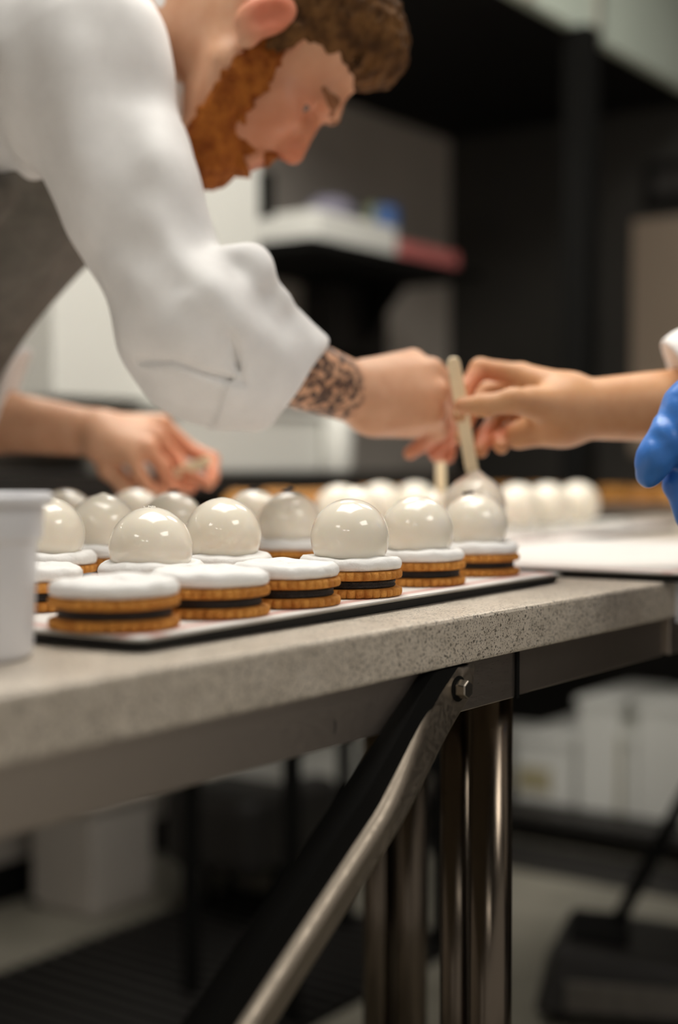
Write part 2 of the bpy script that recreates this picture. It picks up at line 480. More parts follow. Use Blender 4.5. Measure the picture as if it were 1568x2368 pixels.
# ------------------------------------------------------------------ trays with printed baking mats
TD = Vector((.540, .8416, 0)); TN = Vector((-.8416, .540, 0)); TROT = math.atan2(TD.y, TD.x)
T0 = Vector((-.1216, .873, 0))
TRAY_H = .0095
def TR(a, c, z=0.0):
    v = T0 + TD * a + TN * c; v.z = z; return v
def tray(a0, a1, c0, c1, label, shift=(0, 0)):
    cen = TR((a0 + a1) / 2, (c0 + c1) / 2, TZ) + Vector((shift[0], shift[1], 0))
    e = empty('baking_tray', cen, TROT)
    tag(e, label, 'tray')
    x, y = (a1 - a0) / 2, (c1 - c0) / 2
    bm = bmesh.new()
    def rr(bm, x, y, z, r, n=6):
        v = []
        for (sx, sy, a0_) in ((1, 1, 0), (-1, 1, 90), (-1, -1, 180), (1, -1, 270)):
            for k in range(n + 1):
                a = math.radians(a0_ + 90 * k / n)
                v.append(bm.verts.new((sx * (x - r) + r * math.cos(a), sy * (y - r) + r * math.sin(a), z)))
        return v
    def stack(bm, specs):
        R = [rr(bm, *s) for s in specs]
        for A_, B_ in zip(R, R[1:]):
            for k in range(len(A_)): bm.faces.new((A_[k], A_[(k + 1) % len(A_)], B_[(k + 1) % len(A_)], B_[k]))
        bm.faces.new(R[0]); bm.faces.new(R[-1])
    stack(bm, [(x - .008, y - .008, 0, .006), (x - .005, y - .005, .0006, .008), (x - .003, y - .003, .0076, .01)])
    link('pan', bm, M['tray_black'], e)
    bm = bmesh.new(); stack(bm, [(x, y, .0077, .01), (x, y, .0088, .01)]); link('rim', bm, M['tray_rim'], e)
    bm = bmesh.new(); stack(bm, [(x - .004, y - .004, .0088, .003), (x - .004, y - .004, TRAY_H, .003)])
    link('baking_mat', bm, M['mat'], e)
    return e
tray(0, .643, 0, .40, 'black-edged baking tray lined with a white mat under the nearest biscuits')
tray(.694, 1.294, -.105, .285, 'empty baking tray with red-bordered white mat at the right')
tray(.03, .66, .415, .725, 'baking tray behind the nearest tray, in front of the chef')
tray(.70, 1.28, .30, .66, 'baking tray behind the empty tray, in the middle of the table')
tray(1.31, 1.85, .30, .64, 'furthest baking tray carrying the white balls')

# ------------------------------------------------------------------ biscuits, cream, domes
rnd = random.Random(5)
R_C = .043
def biscuit_mesh(z0, ph):
    bm = bmesh.new()
    K = 36; seg = K * 12
    h = .0075
    prof = [(0, 0), (R_C * .9, 0), (R_C * .985, .0009), (R_C, .0024), (R_C, h - .0024), (R_C * .985, h - .0009), (R_C * .9, h), (0, h)]
    def rf(a, i):
        if i in (1, 6): return 1
        s = abs(math.sin(a * K / 2 + ph))
        return 1.01 - .075 * (1 - s ** .5)
    add_lathe(bm, [(r, z + z0) for r, z in prof], seg, rfun=rf)
    return bm
def filling_mesh(z0, sd):
    r_ = random.Random(sd); ph = [r_.uniform(0, 6.28) for _ in range(4)]
    h = .0066; R = .0385
    prof = [(0, 0), (R * .95, 0), (R * .985, .0012), (R * .985, .0026), (R * .962, .0033), (R * .985, .0040), (R * .985, .0056), (R * .95, h), (0, h)]
    bm = bmesh.new()
    add_lathe(bm, [(r, z + z0) for r, z in prof], 96, rfun=lambda a, i: 1 + .008 * math.sin(3 * a + ph[0]) + .004 * math.sin(11 * a + ph[1]))
    return bm
def cream_mesh(z0, sd, peaky):
    r_ = random.Random(sd); ph = [r_.uniform(0, 6.28) for _ in range(6)]
    h = .0108; R = .0418
    prof = [(0, .0), (R * .9, 0.0), (R * .985, .0012), (R * 1.01, .0038), (R * 1.0, .0068), (R * .965, .0092), (R * .91, .0106), (R * .84, h)]
    for q in (.76, .68, .6, .5, .4, .3, .2, .1): prof.append((R * q, h))
    prof.append((0, h))
    def rf(a, i):
        return 1 + .014 * math.sin(2 * a + ph[0]) + .012 * math.sin(5 * a + ph[1]) + .006 * math.sin(13 * a + ph[2] + i) + .004 * math.sin(23 * a + ph[4] + 2 * i)
    def zf(a, r, i):
        if i < 4: return 0
        # spiral ridge left by the palette knife, ending in a lip near the edge
        sp = math.sin(a + ph[3] - r * 240)
        z = .0006 * sp + .0008 * math.sin(3 * a + ph[4]) + .0004 * math.sin(9 * a + ph[1])
        if i > 5:
            da = (a - ph[5] + math.pi) % (2 * math.pi) - math.pi
            z += peaky * math.exp(-(da / .5) ** 2) * math.exp(-((r - .030) / .006) ** 2)
        return z * (1 if i > 5 else .5)
    bm = bmesh.new(); add_lathe(bm, [(r, z + z0) for r, z in prof], 96, rfun=rf, zfun=zf)
    return bm
STACK = .0075 + .0066 + .0075 + .0108
def make_cookie(sd, peaky):
    e = empty('filled_biscuit')
    link('biscuit', biscuit_mesh(0, rnd.uniform(0, 3)), M['biscuit'], e, smooth=True)
    link('filling', filling_mesh(.0075, sd), M['filling'], e, smooth=True)
    link('biscuit', biscuit_mesh(.0141, rnd.uniform(0, 3)), M['biscuit'], e, smooth=True)
    link('cream', cream_mesh(.0216, sd, peaky), M['cream'], e, smooth=True)
    return e
R_D = .0325
CUT = .0160       # the ball is cut this far below its centre
def dome_mesh(nub=0, R=R_D, cut=CUT):
    bm = bmesh.new(); prof = []
    a0 = -math.asin(cut / R)
    prof.append((0, 0)); prof.append((math.cos(a0) * R * .97, 0)); 
    for k in range(41):
        a = a0 + (math.pi / 2 - a0) * k / 40
        prof.append((R * math.cos(a) if k < 40 else 0, R * math.sin(a) + cut))
    # the first ring: glaze foot flaring by a hair
    prof[2] = (prof[2][0] * 1.004, .0004)
    def zf(a, r, i):
        if not nub: return 0
        return nub * (math.exp(-(r / .0035) ** 2) if nub < .003 else max(0, 1 - r / .016) ** 2 * 1.3)
    add_lathe(bm, prof, 96, zfun=zf)
    return bm
def chip_mesh(w=.0100, sx=.006, th=.0028):
    bm = bmesh.new(); add_box(bm, -w / 2, w / 2, -sx / 2, sx / 2, 0, th)
    return bm
dome_plain = None
chip_me = None
protos = [make_cookie(3, .0018), make_cookie(8, .0006), make_cookie(21, .0024), make_cookie(34, .0012)]
used = [False] * 4
SURF = TZ + TRAY_H
def cookie(x, y, label, v, rz):
    src = protos[v]
    if not used[v]: e = src; used[v] = True
    else: e = copy_tree(src)
    e.location = (x, y, SURF); e.rotation_euler = (0, 0, rz)
    tag(e, label, 'biscuit', 'filled biscuits topped with white cream')
    return e
dm = {}
def dome(x, y, z, label, nub=0, chip=None, name='glazed_dome', R=R_D, cut=CUT, cat='dessert', group='ivory glazed domes', bubbles=0):
    key = (nub, R, cut)
    e = empty(name, (x, y, z))
    tag(e, label, cat, group)
    if key not in dm:
        o = link('glaze', dome_mesh(nub, R, cut), M['glaze'], e, smooth=True); dm[key] = o
    else:
        o = dm[key].copy(); COL.objects.link(o); o.parent = e
    top = R + cut
    if chip:
        dx, rot, tilt = chip
        rr = abs(dx)
        zc = math.sqrt(max(0, R * R - rr * rr)) + cut
        c = link('chocolate_chip', chip_mesh(), M['chip'], e, loc=(dx, 0, zc - .0002))
        c.rotation_euler = (0, tilt, rot)
    for k in range(bubbles):
        a = 2.4 * k; r = .0015 + .0035 * (k / max(1, bubbles - 1))
        bm = bmesh.new(); bmesh.ops.create_uvsphere(bm, u_segments=12, v_segments=8, radius=.0011)
        link('glaze_bubble', bm, M['glaze'], e, loc=(r * math.cos(a), r * math.sin(a), math.sqrt(R * R - r * r) + cut), smooth=True)
    return e
# x, y, cookie variant, dome?, labels
DZ = SURF + STACK - .0012
spots = [
 (-.149, .940, 0, None, 'filled biscuit without a dome at the near corner of the tray, closest to the camera'),
 (-.093, 1.020, 2, None, 'second undomed filled biscuit from the near corner of the tray'),
 (-.042, 1.095, 3, None, 'third undomed filled biscuit along the tray edge, beside the first domed one'),
 (.009, 1.175, 1, ('glossy ivory dome at the tray edge, first domed one of the front row', 0, None, 0, 0), 'sharp front-row filled biscuit under the first edge dome'),
 (.071, 1.285, 0, ('ivory dome in the front row between the sharp edge dome and the chip-topped end dome', 0, None, 0, 0), 'front-row filled biscuit second from the far end of the tray edge'),
 (.1337, 1.395, 1, ('ivory dome with a dark chip at the far right end of the front row', 0, (-.007, .1, -.1), 0, 0), 'front-row filled biscuit at the far right end of the tray'),
 (-.1465, 1.105, 2, ('nearest glossy ivory dome with tiny bubbles on its crown', 0, None, -.005, 5), 'filled biscuit under the nearest dome, behind the undomed ones'),
 (-.0985, 1.205, 0, ('large plain ivory dome in the second row right of the nearest dome', .0004, None, 0, 0), 'filled biscuit under the second-row plain dome'),
 (-.051, 1.460, 3, ('ivory dome with a tilted chip between the second-row dome and the edge dome', 0, (-.001, .6, -.28), 0, 0), 'filled biscuit under the dome with the tilted chip'),
 (.022, 1.845, 1, ('blurred ivory dome with a chip peeking over the sharp edge dome', 0, (0, .2, .05), 0, 0), 'blurred filled biscuit behind the sharp edge dome'),
 (-.254, 1.235, 1, ('ivory dome half hidden by the white plastic tub', 0, None, 0, 0), 'filled biscuit under the dome beside the white tub'),
 (-.223, 1.345, 2, ('ivory dome with a small glaze nub, behind and left of the nearest dome', .0016, None, 0, 0), 'filled biscuit under the dome with the glaze nub'),
 (-.308, 1.600, 0, ('blurred ivory dome with a chip at the far left above the tub', .0008, (-.002, .1, .05), 0, 0), 'blurred filled biscuit at the far left of the rear tray'),
 (-.2406, 1.680, 1, ('blurred ivory dome under the chef\'s left hand', 0, (.001, .3, 0), 0, 0), 'blurred filled biscuit under the chef\'s left hand'),
 (-.171, 1.46, 2, ('small-looking ivory dome with a chip left of the large plain second-row dome', 0, (.001, .2, 0), 0, 0), 'filled biscuit hidden left of the plain second-row dome'),
 (-.0944, 1.575, 3, ('blurred ivory dome with a chip just right of the large plain dome', 0, (0, .2, .06), 0, 0), 'blurred filled biscuit behind the large plain dome'),
 (-.235, 1.065, 0, None, 'undomed filled biscuit partly behind the white tub'),
]
for i, (x, y, v, d, lab) in enumerate(spots):
    cookie(x, y, lab, v, [0.3, 2.2, 4.0, 1.1, 5.2, 2.9][i % 6] + i * .7)
    if d:
        dl, nub, chip, dz, bub = d
        dome(x, y, DZ + dz, dl, nub, chip, bubbles=bub)

# whole glazed balls on a wire rack over the furthest tray
def ball(px, Y, label):
    p = P(px, 1150, Y)
    dome(p.x, p.y, SURF + .0095, label, name='glazed_ball', R=.0375, cut=.0315, group='white glazed balls at the back')
ball(1197, 2.27, 'blurred white ball right of the ball held on a stick')
ball(1266, 2.34, 'blurred white ball in the middle of the right-hand three')
ball(1336, 2.43, 'rightmost blurred white ball at the back')
ball(787, 2.10, 'large blurred white ball left of the middle, behind the front domes')
ball(880, 2.32, 'blurred white ball at the back, second from the left')
ball(960, 2.40, 'blurred white ball behind the chef\'s stick')
def rack(a0, a1, c0, c1, label):
    cen = TR((a0 + a1) / 2, (c0 + c1) / 2, SURF)
    e = empty('wire_rack', cen, TROT); tag(e, label, 'rack')
    bm = bmesh.new(); x, y = (a1 - a0) / 2, (c1 - c0) / 2
    n = int((a1 - a0) / .02)
    for k in range(n + 1):
        xx = -x + 2 * x * k / n; add_tube(bm, (xx, -y, .0085), (xx, y, .0085), .001, seg=6)
    for yy in (-y, 0, y): add_tube(bm, (-x, yy, .0065), (x, yy, .0065), .0012, seg=6)
    link('grid', bm, M['tray_rim'], e)
    for sx in (-1, 1):
        for sy in (-1, 1):
            bm = bmesh.new(); add_tube(bm, (sx * x, sy * y, 0), (sx * x, sy * y, .0085), .0018, seg=8); link('leg', bm, M['tray_rim'], e)
rack(1.33, 1.70, .34, .63, 'low wire rack under the right-hand white balls')
rack(.99, 1.27, .50, .65, 'low wire rack under the large blurred ball left of the middle')

# the two desserts on sticks
def flat_stick(name, p, q, w, th, label):
    p = Vector(p); q = Vector(q); d = (q - p); L = d.length
    e_bm = bmesh.new()
    out = []
    n = 8; prof = []
    for k in range(n + 1):
        a = math.pi * k / n; prof.append((w / 2 * math.cos(a), L - w / 2 + w / 2 * math.sin(a)))
    for k in range(n + 1):
        a = math.pi + math.pi * k / n; prof.append((w / 2 * math.cos(a), w / 2 + w / 2 * math.sin(a)))
    f0 = [e_bm.verts.new((x, -th / 2, z)) for x, z in prof]; f1 = [e_bm.verts.new((x, th / 2, z)) for x, z in prof]
    e_bm.faces.new(f0); e_bm.faces.new(f1)
    for k in range(len(prof)): e_bm.faces.new((f0[k], f0[(k + 1) % len(prof)], f1[(k + 1) % len(prof)], f1[k]))
    o = link(name, e_bm, M['wood'], None, loc=p, bevel=.0006)
    o.rotation_mode = 'QUATERNION'
    zax = d.normalized(); yax = Vector((0, 1, 0)); yax = (yax - zax * yax.dot(zax)).normalized(); xax = yax.cross(zax)
    o.rotation_quaternion = Matrix((xax, yax, zax)).transposed().to_quaternion()
    tag(o, label, 'stick')
    return o
hp = P(1099, 1160, 1.50)
held_top = P(1099, 1098, 1.5).z
dome(hp.x, hp.y, held_top - R_D - CUT, 'ivory dome lifted on a wooden stick by the hand from the right', nub=.0075, name='glazed_dome')
flat_stick('wooden_stick', P(1093, 1096, 1.5), P(1047, 826, 1.462), .0135, .005, 'pale flat wooden stick held in the bare hand from the right')
hp2 = P(1019, 1180, 1.86)
dome(hp2.x, hp2.y, P(1019, 1133, 1.86).z - R_D - CUT, 'ivory dome hanging on the stick in the chef\'s right hand', nub=.004, name='glazed_dome')
flat_stick('wooden_stick', P(1019, 1140, 1.86), P(1019, 985, 1.62), .011, .004, 'wooden stick pinched in the chef\'s right fingertips')
flat_stick('wooden_stick', P(404, 1096, 1.79), P(486, 1062, 1.775), .012, .0045, 'short wooden stick in the chef\'s left hand')

# ------------------------------------------------------------------ white tub at the left edge
e = empty('plastic_tub', (-.236, .86, TZ)); tag(e, 'white plastic tub with a stepped rim at the left edge of the worktop', 'tub')
bm = bmesh.new()
add_lathe(bm, [(0, 0), (.046, 0), (.0495, .003), (.0525, .070), (.0555, .0725), (.0565, .094), (.0540, .0945), (.0520, .074), (.0500, .070), (.047, .005), (0, .004)], 64)
link('tub_body', bm, M['plastic'], e, smooth=True, bevel=.0006)
bm = bmesh.new(); add_lathe(bm, [(.0540, .0925), (.0600, .0925), (.0618, .0945), (.0618, .0985), (.0600, .1005), (.0540, .1005), (.0540, .0925)], 64)
link('rim', bm, M['plastic'], e, smooth=True)

# ------------------------------------------------------------------ background furniture
def RP(px, py, c):
    a = (px - CX) / F_PX; Y = c / (NV.x * a + NV.y); p = P(px, py, Y); return p.x * DV.x + p.y * DV.y, p.z
def RT(px, py, t):
    a = (px - CX) / F_PX; Y = t / (DV.x * a + DV.y); p = P(px, py, Y); return p.x * NV.x + p.y * NV.y, p.z

# white wall cabinet behind the chef
e = rempty('wall_cabinet', 2.2, 2.04, 1.15); tag(e, 'white wall cabinet on the left wall behind the chef', 'cabinet')
rbox('body', M['cabinet'], 1.90, 2.53, 2.06, WALL_C, 1.15, 1.80, e)
rbox('door', M['cabinet'], 1.90, 2.212, 2.04, 2.058, 1.15, 1.80, e, .003)
dd = rbox('door', M['cabinet'], 2.218, 2.53, 2.04, 2.058, 1.15, 1.80, e, .003)
rbox('handle', M['black'], 2.535, 2.56, 2.02, 2.06, 1.58, 1.68, e)
# back counter along the left wall
e = rempty('back_counter', 2.9, 2.1, 0); tag(e, 'dark back counter running along the left wall', 'counter')
rbox('counter_top', M['dark'], 1.45, 3.27, 1.90, WALL_C - .002, .955, 1.0, e)
rbox('lower_shelf', M['black'], 2.72, 3.22, 1.94, WALL_C - .03, .215, .24, e)
rbox('back_panel', M['dark'], 2.85, 3.22, 2.28, WALL_C - .03, .24, .955, e)
for tt in (1.5, 3.24):
    rbox('leg', M['black'], tt - .02, tt + .02, 1.93, 1.97, 0, .955, e)
# white box on the counter
t0, _ = RP(415, 1000, 1.95); t1, _ = RP(745, 1000, 1.95)
e = rempty('storage_box', (t0 + t1) / 2, 2.1, 1.0); tag(e, 'long white storage box on the back counter under the cabinet', 'box')
rbox('box_body', M['cabinet'], t0, t1, 1.95, 2.22, 1.0, 1.125, e, .008)
rbox('lid', M['cabinet'], t0 - .01, t1 + .01, 1.94, 2.23, 1.125, 1.14, e, .004)
# bottle like thing
p = P(775, 1060, 2.9)
bm = bmesh.new(); add_lathe(bm, [(0, 0), (.035, 0), (.037, .01), (.037, .12), (.015, .15), (.015, .18), (0, .18)], 24)
tag(link('white_bottle', bm, M['cabinet'], None, loc=TC(2.62 - .12, 1.93 + .05 - .02, 1.0) if False else TC(RP(782, 1060, 1.93)[0], 1.935, 1.0), smooth=True), 'blurred white bottle on the back counter beside the storage box', 'bottle')

# shelf on the left wall
e = rempty('wall_shelf', 3.15, 2.2, 1.55); tag(e, 'dark wall shelf with bracket on the left wall', 'shelf')
rbox('shelf_board', M['black'], 2.80, 3.62, 2.09, WALL_C, 1.55, 1.575, e)
def bracket(t, d, hh):
    bm = bmesh.new()
    tri = [(0, 0), (0, -hh), (-d, 0)]
    f = []
    for x in (-.012, .012):
        f.append([bm.verts.new((x, y, z)) for (y, z) in tri])
    bm.faces.new(f[0]); bm.faces.new(f[1])
    for k in range(3): bm.faces.new((f[0][k], f[0][(k + 1) % 3], f[1][(k + 1) % 3], f[1][k]))
    o = link('bracket', bm, M['black'], e)
    o.location = Matrix.Rotation(-PHI, 4, 'Z') @ (TC(t, WALL_C, 1.55) - e.location)
bracket(2.82, .2, .1); bracket(3.5, .28, .32)
tb0, zt = RP(735, 495, 2.12); tb1, _ = RP(918, 560, 2.12)
tag(rbox('cardboard_box', M['cabinet'], tb0, tb1, 2.12, 2.34, 1.575, 1.655, None, .004), 'pale grey box on the wall shelf', 'box')
tp0, _ = RP(925, 560, 2.12); tp1, _ = RP(1060, 560, 2.12)
tag(rbox('pink_box', M['pink'], tp0, tp1, 2.12, 2.30, 1.575, 1.625, None, .004), 'red and pink box on the wall shelf beside the pale box', 'box')
def pot(px, m, r, h_, label, cat='pot', c=2.2):
    t, _ = RP(px, 500, c)
    bm = bmesh.new(); add_lathe(bm, [(0, 0), (r * .9, 0), (r, h_ * .1), (r, h_ * .9), (r * .8, h_), (0, h_)], 24)
    o = link('pot', bm, m, None, loc=TC(t, c, 1.655), smooth=True); tag(o, label, cat)
pot(893, M['blue'], .035, .075, 'blurred blue pot on the pale shelf box')
pot(862, M['green'], .026, .09, 'blurred yellow-green pot next to the blue one', c=2.27)
pot(822, M['dark'], .03, .06, 'blurred dark pot on the pale shelf box')
t, _ = RP(765, 500, 2.2)
bm = bmesh.new(); add_lathe(bm, [(0, 0), (.07, 0), (.066, .03), (.04, .055), (0, .06)], 24)
tag(link('folded_cloth', bm, M['violet'], None, loc=TC(t, 2.2, 1.655), smooth=True), 'bunched grey-violet cloth on the left of the pale shelf box', 'cloth')
# dark appliance hanging under the shelf
ta, _ = RP(778, 640, 2.42); tb, _ = RP(900, 640, 2.42)
e = rempty('wall_dispenser', (ta + tb) / 2, 2.2, 1.31); tag(e, 'dark wall dispenser under the shelf', 'dispenser')
rbox('dispenser_body', M['dark'], ta, tb, 2.42, WALL_C, 1.33, 1.548, e, .01)
rbox('tray_lip', M['black'], ta + .02, tb - .02, 2.38, 2.44, 1.31, 1.33, e)
# far wall: post, board, frame
cc, _ = RT(1340, 600, 3.3)
tag(rbox('trim_1', M['black'], 3.27, 3.335, cc - .035, cc + .035, .92, HB), kind='structure')
ca, za = RT(1462, 510, WALL_T - .02); cb, _ = RT(1660, 510, WALL_T - .02)
tag(rbox('notice_board', M['board'], WALL_T - .02, WALL_T, cb, ca, 1.05, za), 'plain beige board on the far wall at the right edge', 'board')
ca, za = RT(1490, 380, WALL_T - .02); _, zb = RT(1490, 480, WALL_T - .02)
e = rempty('picture_frame', WALL_T - .02, ca - .2, zb); tag(e, 'dark framed picture above the beige board', 'picture')
rbox('frame', M['black'], WALL_T - .025, WALL_T, ca - .45, ca, zb, za, e)
rbox('picture', M['dark'], WALL_T - .028, WALL_T - .025, ca - .42, ca - .03, zb + .03, za - .03, e)

# far counter with lower shelf of white containers
e = rempty('far_counter', 3.6, .2, 0); tag(e, 'steel counter along the far wall carrying golden pastries', 'counter')
rbox('counter_top', M['steel'], 3.30, WALL_T - .002, -1.4, 2.2, .885, .92, e)
rbox('lower_shelf', M['dark'], 3.36, WALL_T - .002, -1.4, 2.2, .055, .085, e)
for c_ in (-1.3, 2.15):
    rbox('leg', M['steel'], 3.38, 3.42, c_ - .02, c_ + .02, 0, .885, e)
def container(px0, px1, ytop, label, t=3.48, buff=None):
    c1, zt = RT(px0, ytop, t); c0, _ = RT(px1, ytop, t)
    e = rempty('storage_container', t, (c0 + c1) / 2, .085); tag(e, label, 'container')
    rbox('container_body', M['cabinet'], t, t + .34, c0, c1, .085, zt - .02, e, .008)
    rbox('lid', M['cabinet'], t - .006, t + .346, c0 - .004, c1 + .004, zt - .02, zt, e, .004)
    if buff:
        b1, z1 = RT(buff[0], buff[2], t); b0, z0 = RT(buff[1], buff[3], t)
        l_ = rbox('label_panel', M['buff'], t - .003, t, b0, b1, max(z0, .087), z1, e)
container(1192, 1325, 1695, 'low white container with a buff panel on the lower far shelf', buff=(1200, 1275, 1770, 1835))
container(1336, 1438, 1612, 'tall white container in the middle of the lower far shelf', buff=(1432, 1437, 1700, 1880))
container(1472, 1610, 1622, 'tall white container at the right of the lower far shelf')
container(985, 1120, 1700, 'white container seen between the steel legs')
container(1441, 1469, 1700, 'narrow buff container between the two tall white ones')
# grey cupboard above-left on far counter underside
# pastries
pastry_me = None
def pastry(loc, s, rz, label, group):
    global pastry_me
    if pastry_me is None:
        bm = bmesh.new()
        prof = [(0, 0), (.030, 0), (.036, .006), (.037, .016), (.032, .028), (.02, .036), (0, .039)]
        add_lathe(bm, prof, 28, rfun=lambda a, i: 1 + .06 * math.sin(6 * a) * (i > 0), zfun=lambda a, r, i: .003 * math.sin(6 * a + 20 * r) if i > 2 else 0)
        o = link('pastry', bm, M['pastry'], smooth=True); pastry_me = o.data
    else:
        o = bpy.data.objects.new('pastry', pastry_me); COL.objects.link(o)
    o.location = loc; o.scale = (s, s, s); o.rotation_euler = (0, 0, rz)
    tag(o, label, 'pastry', group)
rp = random.Random(9)
ORD = ['first', 'second', 'third', 'fourth', 'fifth', 'sixth', 'seventh', 'eighth', 'ninth', 'tenth']
for j in range(2):
    for i in range(9):
        c_ = 1.90 - i * .083 + rp.uniform(-.01, .01) + j * .02
        pastry(TC(3.37 + j * .11, c_, .92), 1.08 + rp.uniform(-.06, .06), rp.uniform(0, 6), 'blurred golden pastry, %s from the left in the %s row on the far counter' % (ORD[i], ('front', 'back')[j]), 'golden pastries on the far counter')
# side table with pastries between the tables and the back counter
e = rempty('side_table', 2.25, 1.66, 0); tag(e, 'narrow dark side table with pastries behind the chef\'s hands', 'table')
rbox('table_top', M['dark'], 1.98, 2.52, 1.52, 1.80, .90, .925, e)
for tt in (2.0, 2.5):
    for c_ in (1.54, 1.78): rbox('leg', M['black'], tt - .012, tt + .012, c_ - .012, c_ + .012, 0, .90, e)
for i in range(5):
    for j in range(2):
        pastry(TC(2.05 + i * .10, 1.58 + j * .11, .925), 1.1 + rp.uniform(-.06, .1), rp.uniform(0, 6), 'golden pastry, %s from the left in the %s row on the side table' % (ORD[i], ('front', 'back')[j]), 'golden pastries on the side table')

# things standing on the floor under and behind the tables
def FP(px, py, z=0.0):
    lo = 1.0; 
    a = (CY - py) / F_PX
    v = Vector(((px - CX) / F_PX, math.cos(PITCH) + a * math.sin(PITCH), -math.sin(PITCH) + a * math.cos(PITCH)))
    k = (z - CAM_Z) / v.z
    return Vector((v.x * k, v.y * k, z))
# black long-handled machine at the lower right
p = FP(1480, 2368)
e = empty('floor_scrubber', (p.x + .02, p.y + .1, 0), math.radians(-12)); tag(e, 'black box-shaped floor machine with a slanting handle at lower right', 'machine')
bm = bmesh.new()
v = [(-.19, -.16, .02), (.25, -.16, .02), (.25, .16, .02), (-.19, .16, .02), (-.15, -.13, .14), (.24, -.13, .105), (.24, .13, .105), (-.13, .13, .14)]
vs = [bm.verts.new(q) for q in v]
for f in ((0, 1, 2, 3), (4, 5, 6, 7), (0, 1, 5, 4), (1, 2, 6, 5), (2, 3, 7, 6), (3, 0, 4, 7)): bm.faces.new([vs[i] for i in f])
link('housing', bm, M['dark'], e, bevel=.015)
bm = bmesh.new(); add_box(bm, -.13, .2, -.172, -.158, .04, .09); link('grille', bm, M['grey_apron'], e)
bm = bmesh.new(); add_tube(bm, (-.06, .02, .11), (.15, .05, .52), .014); link('handle', bm, M['black'], e)
bm = bmesh.new(); add_box(bm, -.13, -.02, -.08, .08, .12, .15); link('top_cover', bm, M['black'], e, bevel=.01)
for sx in (-.14, .2):
    bm = bmesh.new(); add_tube(bm, (sx, -.13, .022), (sx, -.10, .022), .022); link('wheel', bm, M['black'], e)
    bm = bmesh.new(); add_tube(bm, (sx, .10, .022), (sx, .13, .022), .022); link('wheel', bm, M['black'], e)
rm = rbox('floor_shade_strip', M['dark'], 3.14, 3.35, .2, 2.3, 0, .008)  # no real mat: thin dark strip standing in for shade below the counter
tag(rm, 'dark strip laid as shade on the floor in front of the far counter', 'mat')
# dark stool left of centre
p = FP(585, 2110)
e = empty('stool', (p.x, p.y, 0), PHI); tag(e, 'dark low stool on thin legs seen under the table', 'stool')
bm = bmesh.new(); add_box(bm, -.17, .17, -.13, .13, .13, .30); link('seat', bm, M['dark'], e, bevel=.03, segs=3)
for sx in (-1, 1):
    for sy in (-1, 1):
        bm = bmesh.new(); add_tube(bm, (sx * .035 + .0, sy * .1, 0), (sx * .035, sy * .1, .14), .012, seg=12); link('leg', bm, M['black'], e)
# white bins
def bin_(px, py, w, d_, h_, label, z=0.0):
    p = FP(px, py, z)
    e = empty('white_bin', (p.x, p.y, z), PHI); tag(e, label, 'bin')
    box('bin_body', M['wall_light'], -w / 2, w / 2, -d_ / 2, d_ / 2, 0, h_, e, bevel=.01)
    box('rim', M['wall_light'], -w / 2 - .008, w / 2 + .008, -d_ / 2 - .008, d_ / 2 + .008, h_, h_ + .015, e, bevel=.004)
bin_(215, 2085, .20, .2, .24, 'pale bin on the floor at left under the steel rail')
e = rempty('storage_container', 2.8, 2.07, .24); tag(e, 'white container on the low shelf of the back counter, left of the steel legs', 'container')
tx0, _ = RP(655, 1735, 1.96); tx1, _ = RP(832, 1735, 1.96)
rbox('container_body', M['cabinet'], tx0, tx1, 1.96, 2.2, .24, .36, e, .006)
rbox('lid', M['cabinet'], tx0 - .005, tx1 + .005, 1.955, 2.205, .36, .375, e, .004)
# thin black post with foot
p = FP(97, 2088)
bm = bmesh.new(); add_lathe(bm, [(0, 0), (.028, 0), (.028, .008), (.013, .02), (.013, .66), (0, .66)], 16)
tag(link('black_post', bm, M['black'], None, loc=p, smooth=True), 'thin black post with a round foot left of the pale bin', 'post')
# ribbed floor mat
p = FP(170, 2368)
e = empty('floor_mat', (p.x, p.y + .06, 0), PHI + math.pi / 2); tag(e, 'black ribbed rubber floor mat at the lower left', 'mat')
box('mat_base', M['black'], -.4, .25, -.75, .3, 0, .012, e)
bm = bmesh.new()
for k in range(25): add_box(bm, -.4, .25, -.74 + k * .042, -.728 + k * .042, .012, .017)
link('ribs', bm, M['dark'], e)

# ------------------------------------------------------------------ organic modelling: blended distance fields turned into meshes
def V3(v): return np.array([v[0], v[1], v[2]], dtype=np.float64)
def cap(a, b, ra, rb=None, k=.012):
    return ('cap', V3(a), V3(b), ra, ra if rb is None else rb, k)
def ell(c, r, R=None, k=.012):
    return ('ell', V3(c), V3(r), np.eye(3) if R is None else R, k)
def pln(p0, n, k=.003):                 # keeps the side the normal points away from
    n = V3(n); return ('pln', V3(p0), n / np.linalg.norm(n), k)
def neg(p): return ('neg', p)
def pd(pr, X):
    if pr[0] == 'cap':
        _, a, b, ra, rb, k = pr
        ab = b - a; pa = X - a
        h = np.clip((pa @ ab) / max(1e-12, ab @ ab), 0, 1)
        return np.linalg.norm(pa - h[:, None] * ab, axis=1) - (ra + (rb - ra) * h)
    if pr[0] == 'ell':
        _, c, r, R, k = pr
        q = (X - c) @ R.T
        k0 = np.linalg.norm(q / r, axis=1); k1 = np.linalg.norm(q / (r * r), axis=1) + 1e-9
        return np.where(k0 < .05, -r.min(), k0 * (k0 - 1) / k1)
    if pr[0] == 'pln':
        return (X - pr[1]) @ pr[2]
def pk(pr): return pr[-1] if pr[0] in ('cap', 'ell', 'pln') else pk(pr[1])
def smin(a, b, k):
    h = np.maximum(k - np.abs(a - b), 0) / k
    return np.minimum(a, b) - h * h * k * .25
